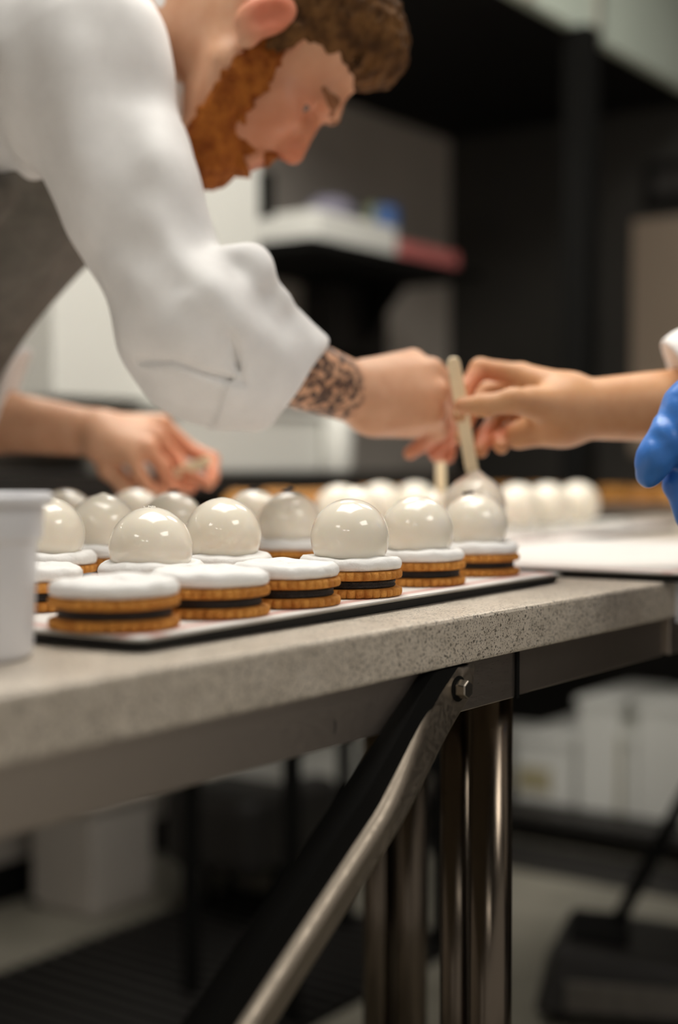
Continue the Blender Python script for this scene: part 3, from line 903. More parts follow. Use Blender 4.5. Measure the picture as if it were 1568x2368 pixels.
def ev(groups, X, off=0.0):
    tot = None
    for g in groups:
        d = None
        for pr in g:
            if pr[0] == 'neg':
                d = -smin(-d, pd(pr[1], X), pk(pr[1]))
            elif pr[0] == 'pln':
                d = -smin(-d, -pd(pr, X), pr[-1])
            else:
                q = pd(pr, X) - off
                d = q if d is None else smin(d, q, pr[-1])
        tot = d if tot is None else smin(tot, d, .004)
    return tot
def field_mesh(groups, lo, hi, h, disp=None, off=0.0, fn=None):
    lo = np.array(lo, float); hi = np.array(hi, float)
    B = 10
    nb = np.ceil((hi - lo) / (h * B)).astype(int)
    n = nb * B + 1
    D = np.full(tuple(n), 1.0, dtype=np.float32)
    f = fn if fn else (lambda X: ev(groups, X, off))
    bi = np.stack(np.meshgrid(*[np.arange(q) for q in nb], indexing='ij'), -1).reshape(-1, 3)
    cen = lo + (bi + .5) * B * h
    dc = f(cen)
    rad = B * h * .87 * 1.35 + (.012 if disp else .0)
    loc = np.stack(np.meshgrid(*[np.arange(B + 1)] * 3, indexing='ij'), -1).reshape(-1, 3)
    act = np.abs(dc) < rad
    for b in bi[~act & (dc < 0)]:
        s = b * B; D[s[0]:s[0] + B + 1, s[1]:s[1] + B + 1, s[2]:s[2] + B + 1] = -1
    ab = bi[act]
    for i in range(0, len(ab), 48):
        ch = ab[i:i + 48]
        X = (lo + (ch[:, None, :] * B + loc[None]) * h).reshape(-1, 3)
        # keep only the shapes that matter for this chunk
        v = f(X) if fn or len(ch) < 2 else f(X)
        if disp: v = v + disp(X)
        v = v.reshape(len(ch), B + 1, B + 1, B + 1)
        for q, b in enumerate(ch):
            s = b * B; D[s[0]:s[0] + B + 1, s[1]:s[1] + B + 1, s[2]:s[2] + B + 1] = v[q]
    S = D < 0
    cnt = np.zeros(tuple(n - 1), dtype=np.int8)
    for dx in (0, 1):
        for dy in (0, 1):
            for dz in (0, 1):
                cnt += S[dx:n[0] - 1 + dx, dy:n[1] - 1 + dy, dz:n[2] - 1 + dz]
    cells = np.argwhere((cnt > 0) & (cnt < 8))
    idx = np.full(tuple(n - 1), -1, dtype=np.int32); idx[tuple(cells.T)] = np.arange(len(cells))
    acc = np.zeros((len(cells), 3)); num = np.zeros(len(cells))
    cor = [(a, b, c) for a in (0, 1) for b in (0, 1) for c in (0, 1)]
    for i, a in enumerate(cor):
        for b in cor[i + 1:]:
            if sum(abs(p - q) for p, q in zip(a, b)) != 1: continue
            va = D[tuple((cells + a).T)].astype(float); vb = D[tuple((cells + b).T)].astype(float)
            m = (va < 0) != (vb < 0)
            t = np.where(m, va / np.where(m, va - vb, 1), 0)
            pa = np.array(a, float); pb = np.array(b, float)
            acc += m[:, None] * (pa + t[:, None] * (pb - pa)); num += m
    verts = lo + (cells + acc / num[:, None]) * h
    faces = []
    for ax in range(3):
        u, w = (ax + 1) % 3, (ax + 2) % 3
        sl0 = [slice(1, n[q] - 1) for q in range(3)]; sl0[ax] = slice(0, n[ax] - 1)
        sl1 = list(sl0); sl1[ax] = slice(1, n[ax])
        A_ = S[tuple(sl0)]; B_ = S[tuple(sl1)]
        e = np.argwhere(A_ != B_); 
        if not len(e): continue
        fl = A_[tuple(e.T)]
        off_ = np.ones(3, int); off_[ax] = 0
        g = e + off_
        def at(du, dw):
            q = g.copy(); q[:, u] -= du; q[:, w] -= dw; return idx[tuple(q.T)]
        q = np.stack([at(1, 1), at(0, 1), at(0, 0), at(1, 0)], 1)
        q[~fl] = q[~fl][:, ::-1]
        faces.append(q)
    faces = np.concatenate(faces)
    faces = faces[(faces >= 0).all(1)]
    return verts, faces
def mesh_obj(name, vf, m, parent=None, mats=None):
    v, f = vf
    me = bpy.data.meshes.new(name)
    me.from_pydata(v.tolist(), [], f.tolist()); me.validate()
    me.materials.append(m)
    me.polygons.foreach_set('use_smooth', [True] * len(me.polygons))
    o = bpy.data.objects.new(name, me); COL.objects.link(o)
    if parent:
        o.parent = parent; o.location = -parent.location
    return o
def waves(seed, n, lmin, lmax, amp, stretch=(1, 1, 1)):
    r = np.random.RandomState(seed); ks = []
    for _ in range(n):
        d = r.normal(size=3) * np.array(stretch); d /= np.linalg.norm(d)
        ks.append((d * 2 * math.pi / r.uniform(lmin, lmax), r.uniform(0, 6.28)))
    def f(X):
        return sum(np.sin(X @ k + p) for k, p in ks) * amp / math.sqrt(n)
    return f
def chain(pts, radii, k=.004):
    return [cap(p, q, r0, r1, k) for p, q, r0, r1 in zip(pts, pts[1:], radii, radii[1:])]

def skin_material(name, c1, c2, masks=(), tattoo=None):
    """skin with flushes and painted shade: each mask is (centre, radius, colour, strength); tattoo is a patch of dark ink"""
    m = mat(name, c1, .48)
    nt, (N, L, b) = m.node_tree, nodes(m)
    b.inputs['Specular IOR Level'].default_value = .35
    b.inputs['Subsurface Weight'].default_value = .12
    b.inputs['Subsurface Radius'].default_value = (.012, .004, .002)
    b.inputs['Subsurface Scale'].default_value = 1.0
    n = noise_tex(nt, 45, 4); r = ramp(nt, n.outputs[0], [(.3, c1), (.7, c2)]); cur = r.outputs[0]
    tc = N.new('ShaderNodeTexCoord')
    def ball(c, rad, soft=.6):
        s = N.new('ShaderNodeVectorMath'); s.operation = 'DISTANCE'; s.inputs[1].default_value = tuple(c)
        L.new(tc.outputs['Object'], s.inputs[0])
        mr = N.new('ShaderNodeMapRange'); mr.inputs['From Min'].default_value = rad; mr.inputs['From Max'].default_value = rad * soft
        L.new(s.outputs['Value'], mr.inputs[0]); return mr.outputs[0]
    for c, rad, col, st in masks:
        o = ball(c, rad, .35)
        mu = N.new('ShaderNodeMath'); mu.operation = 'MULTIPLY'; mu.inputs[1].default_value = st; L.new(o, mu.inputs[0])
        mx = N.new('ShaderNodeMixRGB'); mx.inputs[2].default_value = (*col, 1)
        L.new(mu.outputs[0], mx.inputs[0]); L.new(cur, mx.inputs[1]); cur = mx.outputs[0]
    if tattoo:
        c, rad = tattoo
        o = ball(c, rad, .82)
        nz = noise_tex(nt, 105, 4, .6); rr = ramp(nt, nz.outputs[0], [(.42, (0, 0, 0)), (.52, (1, 1, 1))])
        mu = N.new('ShaderNodeMath'); mu.operation = 'MULTIPLY'; L.new(o, mu.inputs[0]); L.new(rr.outputs[0], mu.inputs[1])
        m2 = N.new('ShaderNodeMath'); m2.operation = 'MULTIPLY'; m2.inputs[1].default_value = .9; L.new(mu.outputs[0], m2.inputs[0])
        mx = N.new('ShaderNodeMixRGB'); mx.inputs[2].default_value = (.045, .03, .028, 1)
        L.new(m2.outputs[0], mx.inputs[0]); L.new(cur, mx.inputs[1]); cur = mx.outputs[0]
    L.new(cur, b.inputs['Base Color'])
    return m

# ------------------------------------------------------------------ the chef
def build_chef():
    root = empty('person', (-.62, 1.80, 0))
    tag(root, 'bearded chef in white jacket and dark apron leaning over the table', 'person')
    ear = P(622, 70, 1.432)
    HC = V3((ear.x, 1.505, ear.z))
    Fv = np.array([.56, 0.0, -.83]); Fv /= np.linalg.norm(Fv)
    Uv = np.array([.83, 0.0, .56]); Uv -= Fv * (Uv @ Fv); Uv /= np.linalg.norm(Uv)
    Sv = np.cross(Uv, Fv)            # points to one side
    if Sv[1] > 0: Sv = -Sv           # near side = his right
    R = np.stack([Fv, Sv, Uv])
    H = lambda f, s, u: HC + Fv * f + Sv * s + Uv * u
    def he(f, s, u, rf, rs, ru, k=.012, tilt=0):
        RR = R
        if tilt:
            c, s_ = math.cos(tilt), math.sin(tilt)
            RR = np.stack([Fv * c + Uv * s_, Sv, -Fv * s_ + Uv * c])
        return ell(H(f, s, u), (rf, rs, ru), RR, k)
    NB = V3(P(335, 25, 1.565))
    head = [
        he(-.012, 0, .046, .093, .075, .088), he(.026, 0, -.035, .066, .060, .085, .03),
        he(.046, 0, -.118, .033, .036, .030, .02),
        cap(H(.0, .052, -.05), H(.05, .024, -.118), .022, .018, .02), cap(H(.0, -.052, -.05), H(.05, -.024, -.118), .022, .018, .02),
        cap(H(.078, .028, .017), H(.080, -.028, .017), .013, .013, .014),
        cap(H(.080, 0, .002), H(.1000, 0, -.040), .0075, .0105, .008),
        he(.097, 0, -.043, .012, .012, .010, .006),
        he(.090, .0115, -.048, .011, .008, .008, .006), he(.090, -.0115, -.048, .011, .008, .008, .006),
        he(.060, .043, -.028, .026, .022, .020, .02), he(.060, -.043, -.028, .026, .022, .020, .02),
        cap(H(.082, .016, -.074), H(.082, -.016, -.074), .0085, .0085, .006), cap(H(.080, .014, -.086), H(.080, -.014, -.086), .0085, .0085, .005),
        neg(he(.090, .032, -.006, .016, .017, .011, .010)), neg(he(.090, -.032, -.006, .016, .017, .011, .010)),
        neg(he(.094, .0065, -.056, .006, .0038, .005, .004)), neg(he(.094, -.0065, -.056, .006, .0038, .005, .004)),
        he(.066, .032, -.007, .0145, .015, .0135, .004), he(.066, -.032, -.007, .0145, .015, .0135, .004),
        neg(he(.080, .034, -.008, .008, .013, .0045, .002)), neg(he(.080, -.034, -.008, .008, .013, .0045, .002)),
    ]
    ears = []
    for s in (1, -1):
        g = [he(-.012, s * .079, .004, .021, .0085, .033, .004, -.25), he(-.004, s * .077, -.022, .010, .007, .012, .006, 0),
             neg(he(-.006, s * .088, .007, .0125, .0065, .021, .003, -.25)), he(-.001, s * .079, .0, .0055, .0045, .009, .003)]
        ears.append(g)
    neck = [cap(H(-.030, 0, -.02), NB, .055, .062, .03), cap(H(-.045, 0, .02), NB + np.array([.0, 0, .01]), .05, .058, .03)]
    SR = V3(P(225, 112, 1.43)); ER = V3(P(440, 765, 1.385)); WR = V3(P(842, 918, 1.525))
    SL = np.array([-.40, 1.80, 1.40]); EL = V3(P(-150, 955, 1.86)); WL = V3(P(232, 1003, 1.80))
    C1 = np.array([-.31, 1.60, 1.425]); C2 = np.array([-.50, 1.68, 1.28]); HP = np.array([-.66, 1.76, 1.02])
    torso = [cap(C1, C2, .115, .12, .05), cap(C2, HP, .12, .13, .05), cap(SR, SL, .042, .042, .06), cap(NB, C1, .06, .11, .05)]
    mid = lambda a, b, t: a + (b - a) * t
    armR = [cap(SR, ER, .042, .038, .03), cap(ER, mid(ER, WR, .35), .040, .042, .02), cap(mid(ER, WR, .35), WR, .043, .0305, .02)]
    armL = [cap(SL, EL, .052, .042, .03), cap(EL, mid(EL, WL, .3), .042, .044, .02), cap(mid(EL, WL, .3), WL, .042, .029, .02)]
    q = lambda x, y, Y: V3(P(x, y, Y))
    # right hand: back of the hand towards the camera, fingers closing downwards on the stick
    handR = []
    kn = [q(955, 836, 1.560), q(998, 856, 1.545), q(1012, 905, 1.535), q(1000, 958, 1.535)]
    for a, b_, r0, r1 in ((q(862, 885, 1.53), kn[0], .026, .0135), (q(862, 905, 1.525), kn[1], .028, .0135), (q(862, 930, 1.525), kn[2], .028, .013), (q(862, 955, 1.53), kn[3], .024, .0135)):
        handR.append(cap(a, b_, r0, r1, .014))
    handR.append(cap(q(858, 912, 1.545), q(930, 910, 1.56), .030, .034, .02))
    handR.append(cap(q(880, 965, 1.55), q(960, 978, 1.56), .020, .017, .015))
    fR = [
        chain([kn[0], q(1018, 868, 1.610), q(1038, 960, 1.628), q(1024, 1040, 1.618)], [.0120, .0105, .0092, .0080]),
        chain([kn[1], q(1036, 905, 1.592), q(1048, 985, 1.615), q(1036, 1056, 1.612)], [.0122, .0106, .0092, .0080]),
        chain([kn[2], q(1036, 950, 1.575), q(1036, 1010, 1.600), q(1003, 1045, 1.606)], [.0120, .0103, .0090, .0078]),
        chain([kn[3], q(1014, 1000, 1.560), q(985, 1022, 1.585), q(948, 1048, 1.592)], [.0112, .0096, .0086, .0074]),
        chain([q(885, 895, 1.565), q(940, 920, 1.625), q(990, 990, 1.645), q(1012, 1052, 1.634)], [.0170, .0135, .0110, .0090], .008),
    ]
    # left hand, holding the short stick
    handL = []
    kl = [q(372, 982, 1.825), q(362, 1010, 1.79), q(338, 1036, 1.77), q(305, 1055, 1.765)]
    for a, b_, r0, r1 in ((q(240, 1000, 1.81), kl[0], .026, .014), (q(240, 1010, 1.80), kl[1], .026, .0135), (q(240, 1020, 1.79), kl[2], .024, .013), (q(240, 1025, 1.785), kl[3], .022, .012)):
        handL.append(cap(a, b_, r0, r1, .014))
    fL = [
        chain([kl[0], q(438, 1040, 1.84), q(490, 1062, 1.825), q(492, 1105, 1.80)], [.0122, .0105, .0095, .0082]),
        chain([kl[1], q(402, 1058, 1.80), q(440, 1100, 1.79), q(482, 1118, 1.785)], [.0122, .0105, .0092, .0080]),
        chain([kl[2], q(378, 1080, 1.775), q(392, 1120, 1.785), q(440, 1128, 1.80)], [.0115, .0102, .0090, .0078]),
        chain([kl[3], q(322, 1092, 1.765), q(345, 1126, 1.775), q(378, 1134, 1.79)], [.0105, .0094, .0084, .0074]),
        chain([q(238, 1030, 1.80), q(252, 1082, 1.79), q(290, 1122, 1.785), q(335, 1138, 1.79)], [.0170, .0140, .0115, .0092], .008),
    ]
    groups = [head + neck + torso + armR + handR + armL + handL] + ears + fR + fL
    body_groups = groups
    # cull by region: evaluate each group only where it can matter
    import time
    t_ = time.time()
    main = groups[0]
    def fast(X):
        lo_, hi_ = X.min(0), X.max(0)
        cen = (lo_ + hi_) / 2
        return ev(groups, X)
    LO = (-.80, 1.34, .97); HI = (.20, 1.96, 1.64)
    vf = field_mesh_culled(groups, LO, HI, .0023)
    red = (.62, .10, .045)
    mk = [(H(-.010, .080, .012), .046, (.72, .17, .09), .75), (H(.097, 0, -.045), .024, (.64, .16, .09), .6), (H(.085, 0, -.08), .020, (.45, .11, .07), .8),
          (V3(P(1010, 1030, 1.60)), .055, (.60, .13, .06), .6), (H(.075, .02, -.035), .10, (.52, .15, .06), .65), (V3(P(440, 1080, 1.80)), .085, (.60, .16, .07), .6), (H(.07, .045, -.02), .03, (.62, .24, .14), .5)]  # broad face and left-hand masks put the shade there into the skin colour
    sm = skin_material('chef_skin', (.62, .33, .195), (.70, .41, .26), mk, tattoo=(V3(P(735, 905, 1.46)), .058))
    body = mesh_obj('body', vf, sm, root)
    # eyes
    for s in (.032, -.032):
        bm = bmesh.new(); bmesh.ops.create_uvsphere(bm, u_segments=20, v_segments=14, radius=.0125)
        o = link('eye', bm, M['eye'], body, smooth=True); o.location = Vector(H(.0655, s, -.0075))
    # hair: cap over the cranium, thick quiff in front
    hw = waves(3, 10, .008, .02, .0016)
    hg = [[he(-.016, 0, .052, .098, .081, .090), he(.045, 0, .098, .045, .052, .030, .03), he(.070, .0, .085, .024, .040, .022, .02),
           neg(he(.060, 0, -.008, .052, .10, .060, .008)), neg(he(-.010, .0, -.075, .12, .12, .085, .012)),
           neg(he(-.004, .085, -.004, .022, .03, .034, .004)), neg(he(-.004, -.085, -.004, .022, .03, .034, .004))],
          [he(.012, .073, .012, .014, .007, .024), he(.012, -.073, .012, .014, .007, .024, .004)]]
    hm = noisy('brown_hair', (.055, .024, .008), (.15, .07, .022), 60, .75, bump=.35, bscale=300)
    hm.node_tree.nodes['Principled BSDF'].inputs['Specular IOR Level'].default_value = .15
    hv = field_mesh(hg, HC - .16, HC + .19, .0025, disp=hw)
    mesh_obj('hair', hv, hm, body).location = (0, 0, 0)
    # beard: the jaw of the head grown by a few millimetres
    face = head[:14]
    def beardf(X):
        d = ev([face], X) - .0055 - .006 * np.exp(-(np.linalg.norm(X - H(.03, 0, -.14), axis=1) / .045) ** 2)
        q_ = (X - HC) @ R.T
        f, s, u = q_[:, 0], np.abs(q_[:, 1]), q_[:, 2]
        # region: below a line from the sideburn (f=.01,u=.02) to the mouth corner (f=.08,u=-.066)
        line = (f - np.interp(u, [-.14, -.095, -.084, -.076, -.039, .002, .03], [.2, .12, .060, .0537, .047, .0256, .015])) * .6
        back = -(f + .004 + .3 * (u + .02))
        m1 = np.maximum(line, back * .8)
        # moustache
        q3 = np.stack([f, s, u], 1); a3 = np.array([.060, .032, -.086]); b3 = np.array([.090, .004, -.0655]); h3 = np.clip(((q3 - a3) @ (b3 - a3)) / ((b3 - a3) @ (b3 - a3)), 0, 1)
        mo = np.linalg.norm(q3 - a3 - h3[:, None] * (b3 - a3), axis=1) - .0095
        reg = np.maximum(np.minimum(m1 * .7, mo), (u - .012) * .7)
        lip = np.linalg.norm(np.stack([(f - .092), (s) / 2.6, (u + .080) / 1.0], 1), axis=1) - .0085
        reg = np.maximum(reg, -lip)
        return -smin(-d, -reg, .006)
    bw = waves(5, 10, .006, .016, .0012)
    bv = field_mesh(None, HC - .17, HC + .13, .0025, disp=bw, fn=beardf)
    brow = mat('brown_brow', (.22, .085, .03), .8)
    bmat = noisy('ginger_beard', (.22, .055, .008), (.38, .12, .018), 60, .75, bump=.6, bscale=320)
    bmat.node_tree.nodes['Principled BSDF'].inputs['Specular IOR Level'].default_value = .15
    mesh_obj('beard', bv, bmat, body).location = (0, 0, 0)
    ebm = bmesh.new()
    for s in (1, -1):
        o = mesh_obj('eyebrow', field_mesh([[cap(H(.0915, s * .013, .013), H(.0865, s * .034, .019), .0035, .0042), cap(H(.0865, s * .034, .019), H(.074, s * .052, .016), .0042, .003)]], H(.085, s * .031, .012) - .03, H(.085, s * .031, .012) + .03, .0015), brow, body)
        o.location = (0, 0, 0)
    # jacket
    axR = (WR - ER) / np.linalg.norm(WR - ER)
    cutn = np.array([.81, 0.12, -.58]); cutp = V3(P(684, 880, 1.46))
    CU = V3(P(700, 893, 1.467))
    inner = cap(ER, WR, .046, .036, .004)
    jt = [cap(C1, C2, .135, .135, .06), cap(C2, HP, .135, .145, .06), cap(SR, SL, .068, .068, .08), cap(NB + np.array([-.07, .0, -.035]), C1, .072, .12, .06),
          neg(cap(H(-.03, 0, -.02), NB + (HC - NB) / np.linalg.norm(HC - NB) * .055, .066, .066, .006))]
    sleeve = [cap(SR + np.array([-.035, .01, -.01]), mid(SR, ER, .5) + np.array([-.016, 0, -.004]), .088, .063, .04), cap(mid(SR, ER, .5) + np.array([-.016, 0, -.004]), ER + np.array([-.006, 0, .0]), .063, .061, .04), cap(ER, CU, .062, .051, .03), pln(cutp, cutn, .003), neg(cap(mid(ER, WR, .7), WR, .041, .041, .003)),
        cap(V3(P(520, 690, 1.385)), V3(P(632, 785, 1.42)), .030, .033, .04), cap(V3(P(632, 785, 1.42)), V3(P(694, 850, 1.462)), .033, .036, .02), cap(V3(P(450, 850, 1.40)), V3(P(600, 898, 1.44)), .042, .040, .03),
        cap(V3(P(440, 700, 1.330)), V3(P(515, 605, 1.368)), .013, .015, .018), cap(V3(P(505, 745, 1.345)), V3(P(585, 625, 1.385)), .012, .017, .018), cap(V3(P(600, 760, 1.375)), V3(P(630, 700, 1.40)), .012, .015, .018)]
    backp = V3(P(545, 850, 1.42))
    cuff = [cap(V3(P(500, 820, 1.405)), CU, .0680, .0560, .01), pln(cutp + cutn * .002, cutn, .003), pln(backp, np.array([-.93, -.1, .30]), .003), neg(cap(mid(ER, WR, .55), WR, .041, .041, .003))]
    sl_cut = V3(P(28, 905, 1.83))
    sleeveU = [cap(SL, mid(SL, EL, .5), .075, .07, .03), cap(mid(SL, EL, .5), EL, .07, .062, .03)]
    sleeveL = [cap(EL, sl_cut, .062, .055, .03), pln(sl_cut, np.array([.95, 0, -.30]), .003)]
    nd = (HC - NB) / np.linalg.norm(HC - NB)
    collar = [cap(NB - nd * .07, NB + nd * .05, .076, .070, .01), pln(V3(P(398, 10, 1.56)), np.array([.973, 0, .23]), .003)]
    jg = [jt + sleeve[:3], ]
    w1 = waves(11, 7, .09, .20, .0035); w2 = waves(12, 6, .035, .06, .0016)
    def jdisp(X):
        d = w1(X)
        # gathers in the crook of the elbow
        cr = V3(P(545, 640, 1.36))
        r = np.linalg.norm(X - cr, axis=1)
        wgt = np.exp(-(r / .085) ** 2)
        ax = np.array([.80, 0, .60])           # runs across the folds
        s = (X - cr) @ ax; t = (X - cr) @ np.array([-.6, 0, .8])
        fold = np.sin(s * 120 + 1.2 + 14 * t) * .0040 + np.sin(s * 75 - 22 * t) * .0022
        d = d + wgt * fold + w2(X) * (0.35 + .65 * np.exp(-(np.linalg.norm(X - ER, axis=1) / .12) ** 2))
        # crease of the turned-up cuff, on the near side of the sleeve
        pts = [P(328, 836, 1.36), P(403, 834, 1.34), P(480, 862, 1.335), P(560, 884, 1.35), P(537, 782, 1.34)]
        best = np.full(len(X), 9.0)
        for a_, b_ in zip(pts, pts[1:]):
            a2 = np.array([a_.x, a_.z]); b2 = np.array([b_.x, b_.z]); XX = X[:, [0, 2]]
            ab = b2 - a2; hh = np.clip(((XX - a2) @ ab) / (ab @ ab), 0, 1)
            best = np.minimum(best, np.linalg.norm(XX - a2 - hh[:, None] * ab, axis=1))
        d = d + .007 * np.exp(-(best / .0035) ** 2) * (X[:, 1] < 1.40)
        # long drape folds on the upper arm
        sh = mid(SR, ER, .45)
        t2 = (X - sh) @ ((ER - SR) / np.linalg.norm(ER - SR)); s2 = (X - sh) @ np.array([.94, 0, .28])
        d = d + .0048 * np.sin(s2 * 75 + t2 * 18 + 2) * np.exp(-(t2 / .13) ** 2)
        return d
    jgroups = [jt + sleeve[:3] + sleeve[5:] + [pln(cutp, cutn, .003), sleeve[4]], cuff, sleeveU, sleeveL, collar]
    jv = field_mesh_culled(jgroups, (-.86, 1.24, .93), (.05, 2.0, 1.66), .0033, disp=jdisp)
    mesh_obj('jacket', jv, M['white_cotton'], root)
    # apron bib hanging under the chest
    at = [cap(C1 + np.array([.03, 0, -.012]), C2, .144, .150, .06), cap(C2, HP, .150, .162, .06),
          pln(V3(P(60, 396, 1.5)), np.array([-.12, -.05, 1.0]), .003), pln(V3(P(128, 545, 1.5)), np.array([1.0, .0, -.85]), .003)]
    hang = [cap(np.array([-.36, 1.50, 1.30]), np.array([-.56, 1.60, 1.05]), .022, .03, .02), cap(np.array([-.38, 1.70, 1.30]), np.array([-.58, 1.78, 1.05]), .022, .03, .02),
            pln(V3(P(60, 396, 1.5)), np.array([-.12, -.05, 1.0]), .003), pln(V3(P(128, 545, 1.5)), np.array([1.0, .0, -.85]), .003)]
    av = field_mesh([at, hang], (-.86, 1.36, .85), (-.22, 1.96, 1.45), .004, disp=waves(21, 5, .08, .16, .003))
    mesh_obj('apron', av, M['grey_apron'], root)
    # trousers and shoes
    tr = []
    for s in (-1, 1):
        hp = HP + np.array([.0, s * .08, -.02]); kneep = np.array([-.60, 1.79 + s * .10, .50]); an = np.array([-.66, 1.83 + s * .11, .09])
        tr += [cap(hp, kneep, .10, .075, .04), cap(kneep, an, .073, .058, .03)]
    tr.append(pln((0, 0, .06), (0, 0, -1), .004))
    tv = field_mesh([tr], (-.86, 1.54, .03), (-.42, 2.10, 1.16), .006)
    mesh_obj('trousers', tv, M['trousers'], root)
    for s in (-1, 1):
        y = 1.83 + s * .11
        sv = field_mesh([[cap((-.69, y, .045), (-.50, y, .032), .044, .034, .02), cap((-.67, y, .07), (-.655, y, .10), .045, .045, .03), pln((0, 0, .002), (0, 0, -1), .004)]], (-.78, y - .08, -.01), (-.42, y + .08, .17), .005)
        mesh_obj('shoe', sv, M['black'], root)

def field_mesh_culled(groups, lo, hi, h, disp=None):
    """same field, but every small patch only looks at the shapes near it"""
    lo_ = np.array(lo, float)
    flat = [(gi, pi, pr) for gi, g in enumerate(groups) for pi, pr in enumerate(g)]
    def f(X):
        if len(X) > 200000 or np.ptp(X, axis=0).max() > .6:
            return ev(groups, X)
        c = (X.min(0) + X.max(0)) / 2; r = np.linalg.norm(X.max(0) - c) + .09
        sub = []
        for g in groups:
            keep = []
            for pr in g:
                q = pr[1] if pr[0] == 'neg' else pr
                if pr[0] == 'pln': 
                    if keep: keep.append(pr)
                    continue
                d = pd(q, c[None])[0]
                if d < r * 1.25:
                    if pr[0] == 'neg' and not keep: continue
                    keep.append(pr)
            if keep: sub.append(keep)
        if not sub: return np.full(len(X), .5)
        return ev(sub, X)
    return field_mesh(groups, lo, hi, h, disp=disp, fn=f)

# ------------------------------------------------------------------ the helper at the right
def build_helper():
    root = empty('person', (.86, 1.22, 0))
    tag(root, 'person at the right edge holding a stick bare-handed, the other hand blue-gloved', 'person')
    q = lambda x, y, Y: V3(P(x, y, Y))
    SRt = np.array([.74, 1.50, 1.38]); ERt = q(1880, 925, 1.53); WRt = q(1318, 948, 1.472)
    SLt = np.array([.78, 1.06, 1.38]); ELt = np.array([.56, 1.06, 1.13]); WLt = q(1690, 880, 1.235)
    C1 = np.array([.83, 1.28, 1.30]); C2 = np.array([.88, 1.24, 1.08]); HP = np.array([.90, 1.22, .95])
    HC = np.array([.72, 1.29, 1.62]); NB = np.array([.79, 1.28, 1.45])
    mid = lambda a, b, t: a + (b - a) * t
    head = [ell(HC, (.095, .075, .10)), ell(HC + np.array([-.035, 0, -.06]), (.062, .058, .08), k=.03), cap(HC + np.array([-.02, 0, -.03]), NB, .055, .06, .03),
            cap(HC + np.array([-.095, 0, -.02]), HC + np.array([-.112, 0, -.055]), .008, .011, .008),
            cap(HC + np.array([-.09, -.016, -.09]), HC + np.array([-.09, .016, -.09]), .008, .008, .008),
            ell(HC + np.array([.005, .078, -.02]), (.02, .008, .032), k=.004), ell(HC + np.array([.005, -.078, -.02]), (.02, .008, .032), k=.004),
            neg(ell(HC + np.array([-.10, .032, -.015]), (.014, .016, .010), k=.01)), neg(ell(HC + np.array([-.10, -.032, -.015]), (.014, .016, .010), k=.01)),
            ell(HC + np.array([-.078, .032, -.015]), (.0135, .0135, .0125), k=.004), ell(HC + np.array([-.078, -.032, -.015]), (.0135, .0135, .0125), k=.004)]
    torso = [cap(C1, C2, .115, .12, .05), cap(C2, HP, .12, .13, .05), cap(SRt, SLt, .055, .055, .06), cap(NB, C1, .06, .11, .05)]
    armR = [cap(SRt, ERt, .05, .042, .03), cap(ERt, mid(ERt, WRt, .45), .044, .041, .02), cap(mid(ERt, WRt, .45), WRt, .041, .0300, .02), cap(q(1322, 925, 1.480), q(1322, 968, 1.478), .0225, .0225, .012)]
    armL = [cap(SLt, ELt, .05, .042, .03), cap(ELt, WLt, .042, .030, .02)]
    kn = [q(1205, 868, 1.510), q(1212, 895, 1.532), q(1215, 930, 1.542), q(1222, 972, 1.535)]
    palm = [cap(q(1305, 918, 1.478), kn[0], .0245, .0135, .014), cap(q(1305, 930, 1.485), kn[1], .026, .0135, .014), cap(q(1305, 955, 1.485), kn[2], .026, .013, .014), cap(q(1302, 970, 1.48), kn[3], .0245, .0150, .014),
            cap(q(1300, 978, 1.472), q(1200, 1006, 1.495), .0195, .0150, .016), cap(q(1296, 945, 1.462), q(1228, 930, 1.445), .0240, .0165, .016)]
    fing = [
        chain([kn[0], q(1110, 852, 1.515), q(1078, 900, 1.500), q(1064, 962, 1.484)], [.0125, .0108, .0092, .0080]),
        chain([kn[1], q(1128, 905, 1.548), q(1084, 960, 1.530), q(1068, 1012, 1.512)], [.0120, .0105, .0090, .0078]),
        chain([kn[2], q(1150, 968, 1.555), q(1118, 1008, 1.528), q(1112, 1042, 1.504)], [.0118, .0104, .0090, .0078]),
        chain([kn[3], q(1178, 1004, 1.535), q(1152, 1018, 1.508), q(1160, 1034, 1.490)], [.0115, .0100, .0088, .0076]),
        chain([q(1248, 935, 1.448), q(1188, 926, 1.432), q(1124, 938, 1.436), q(1070, 938, 1.443)], [.0165, .0122, .0108, .0088], .006),
    ]
    # gloved left hand: palm, thumb hanging down at the front, four curled fingers
    pc = q(1622, 1000, 1.245)
    lh = [cap(WLt, pc, .030, .034, .02), cap(q(1650, 960, 1.25), q(1606, 1040, 1.25), .030, .022, .02), cap(q(1600, 950, 1.24), q(1572, 990, 1.238), .022, .017, .015)]
    lf = [
        chain([q(1590, 960, 1.238), q(1542, 1020, 1.230), q(1514, 1062, 1.228), q(1502, 1096, 1.232)], [.0180, .0130, .0112, .0092], .010),
        chain([q(1592, 1040, 1.250), q(1572, 1120, 1.248), q(1596, 1190, 1.240), q(1640, 1215, 1.232)], [.0135, .0112, .0100, .0085]),
        chain([q(1612, 1050, 1.268), q(1594, 1130, 1.270), q(1615, 1200, 1.262), q(1655, 1225, 1.252)], [.0130, .0110, .0098, .0082]),
        chain([q(1640, 1055, 1.280), q(1625, 1130, 1.288), q(1640, 1195, 1.280), q(1676, 1218, 1.270)], [.0125, .0105, .0094, .0080]),
        chain([q(1668, 1050, 1.288), q(1660, 1115, 1.298), q(1672, 1165, 1.294), q(1700, 1190, 1.286)], [.0115, .0096, .0086, .0074]),
    ]
    groups = [head + torso + armR + palm + armL + lh] + fing + lf
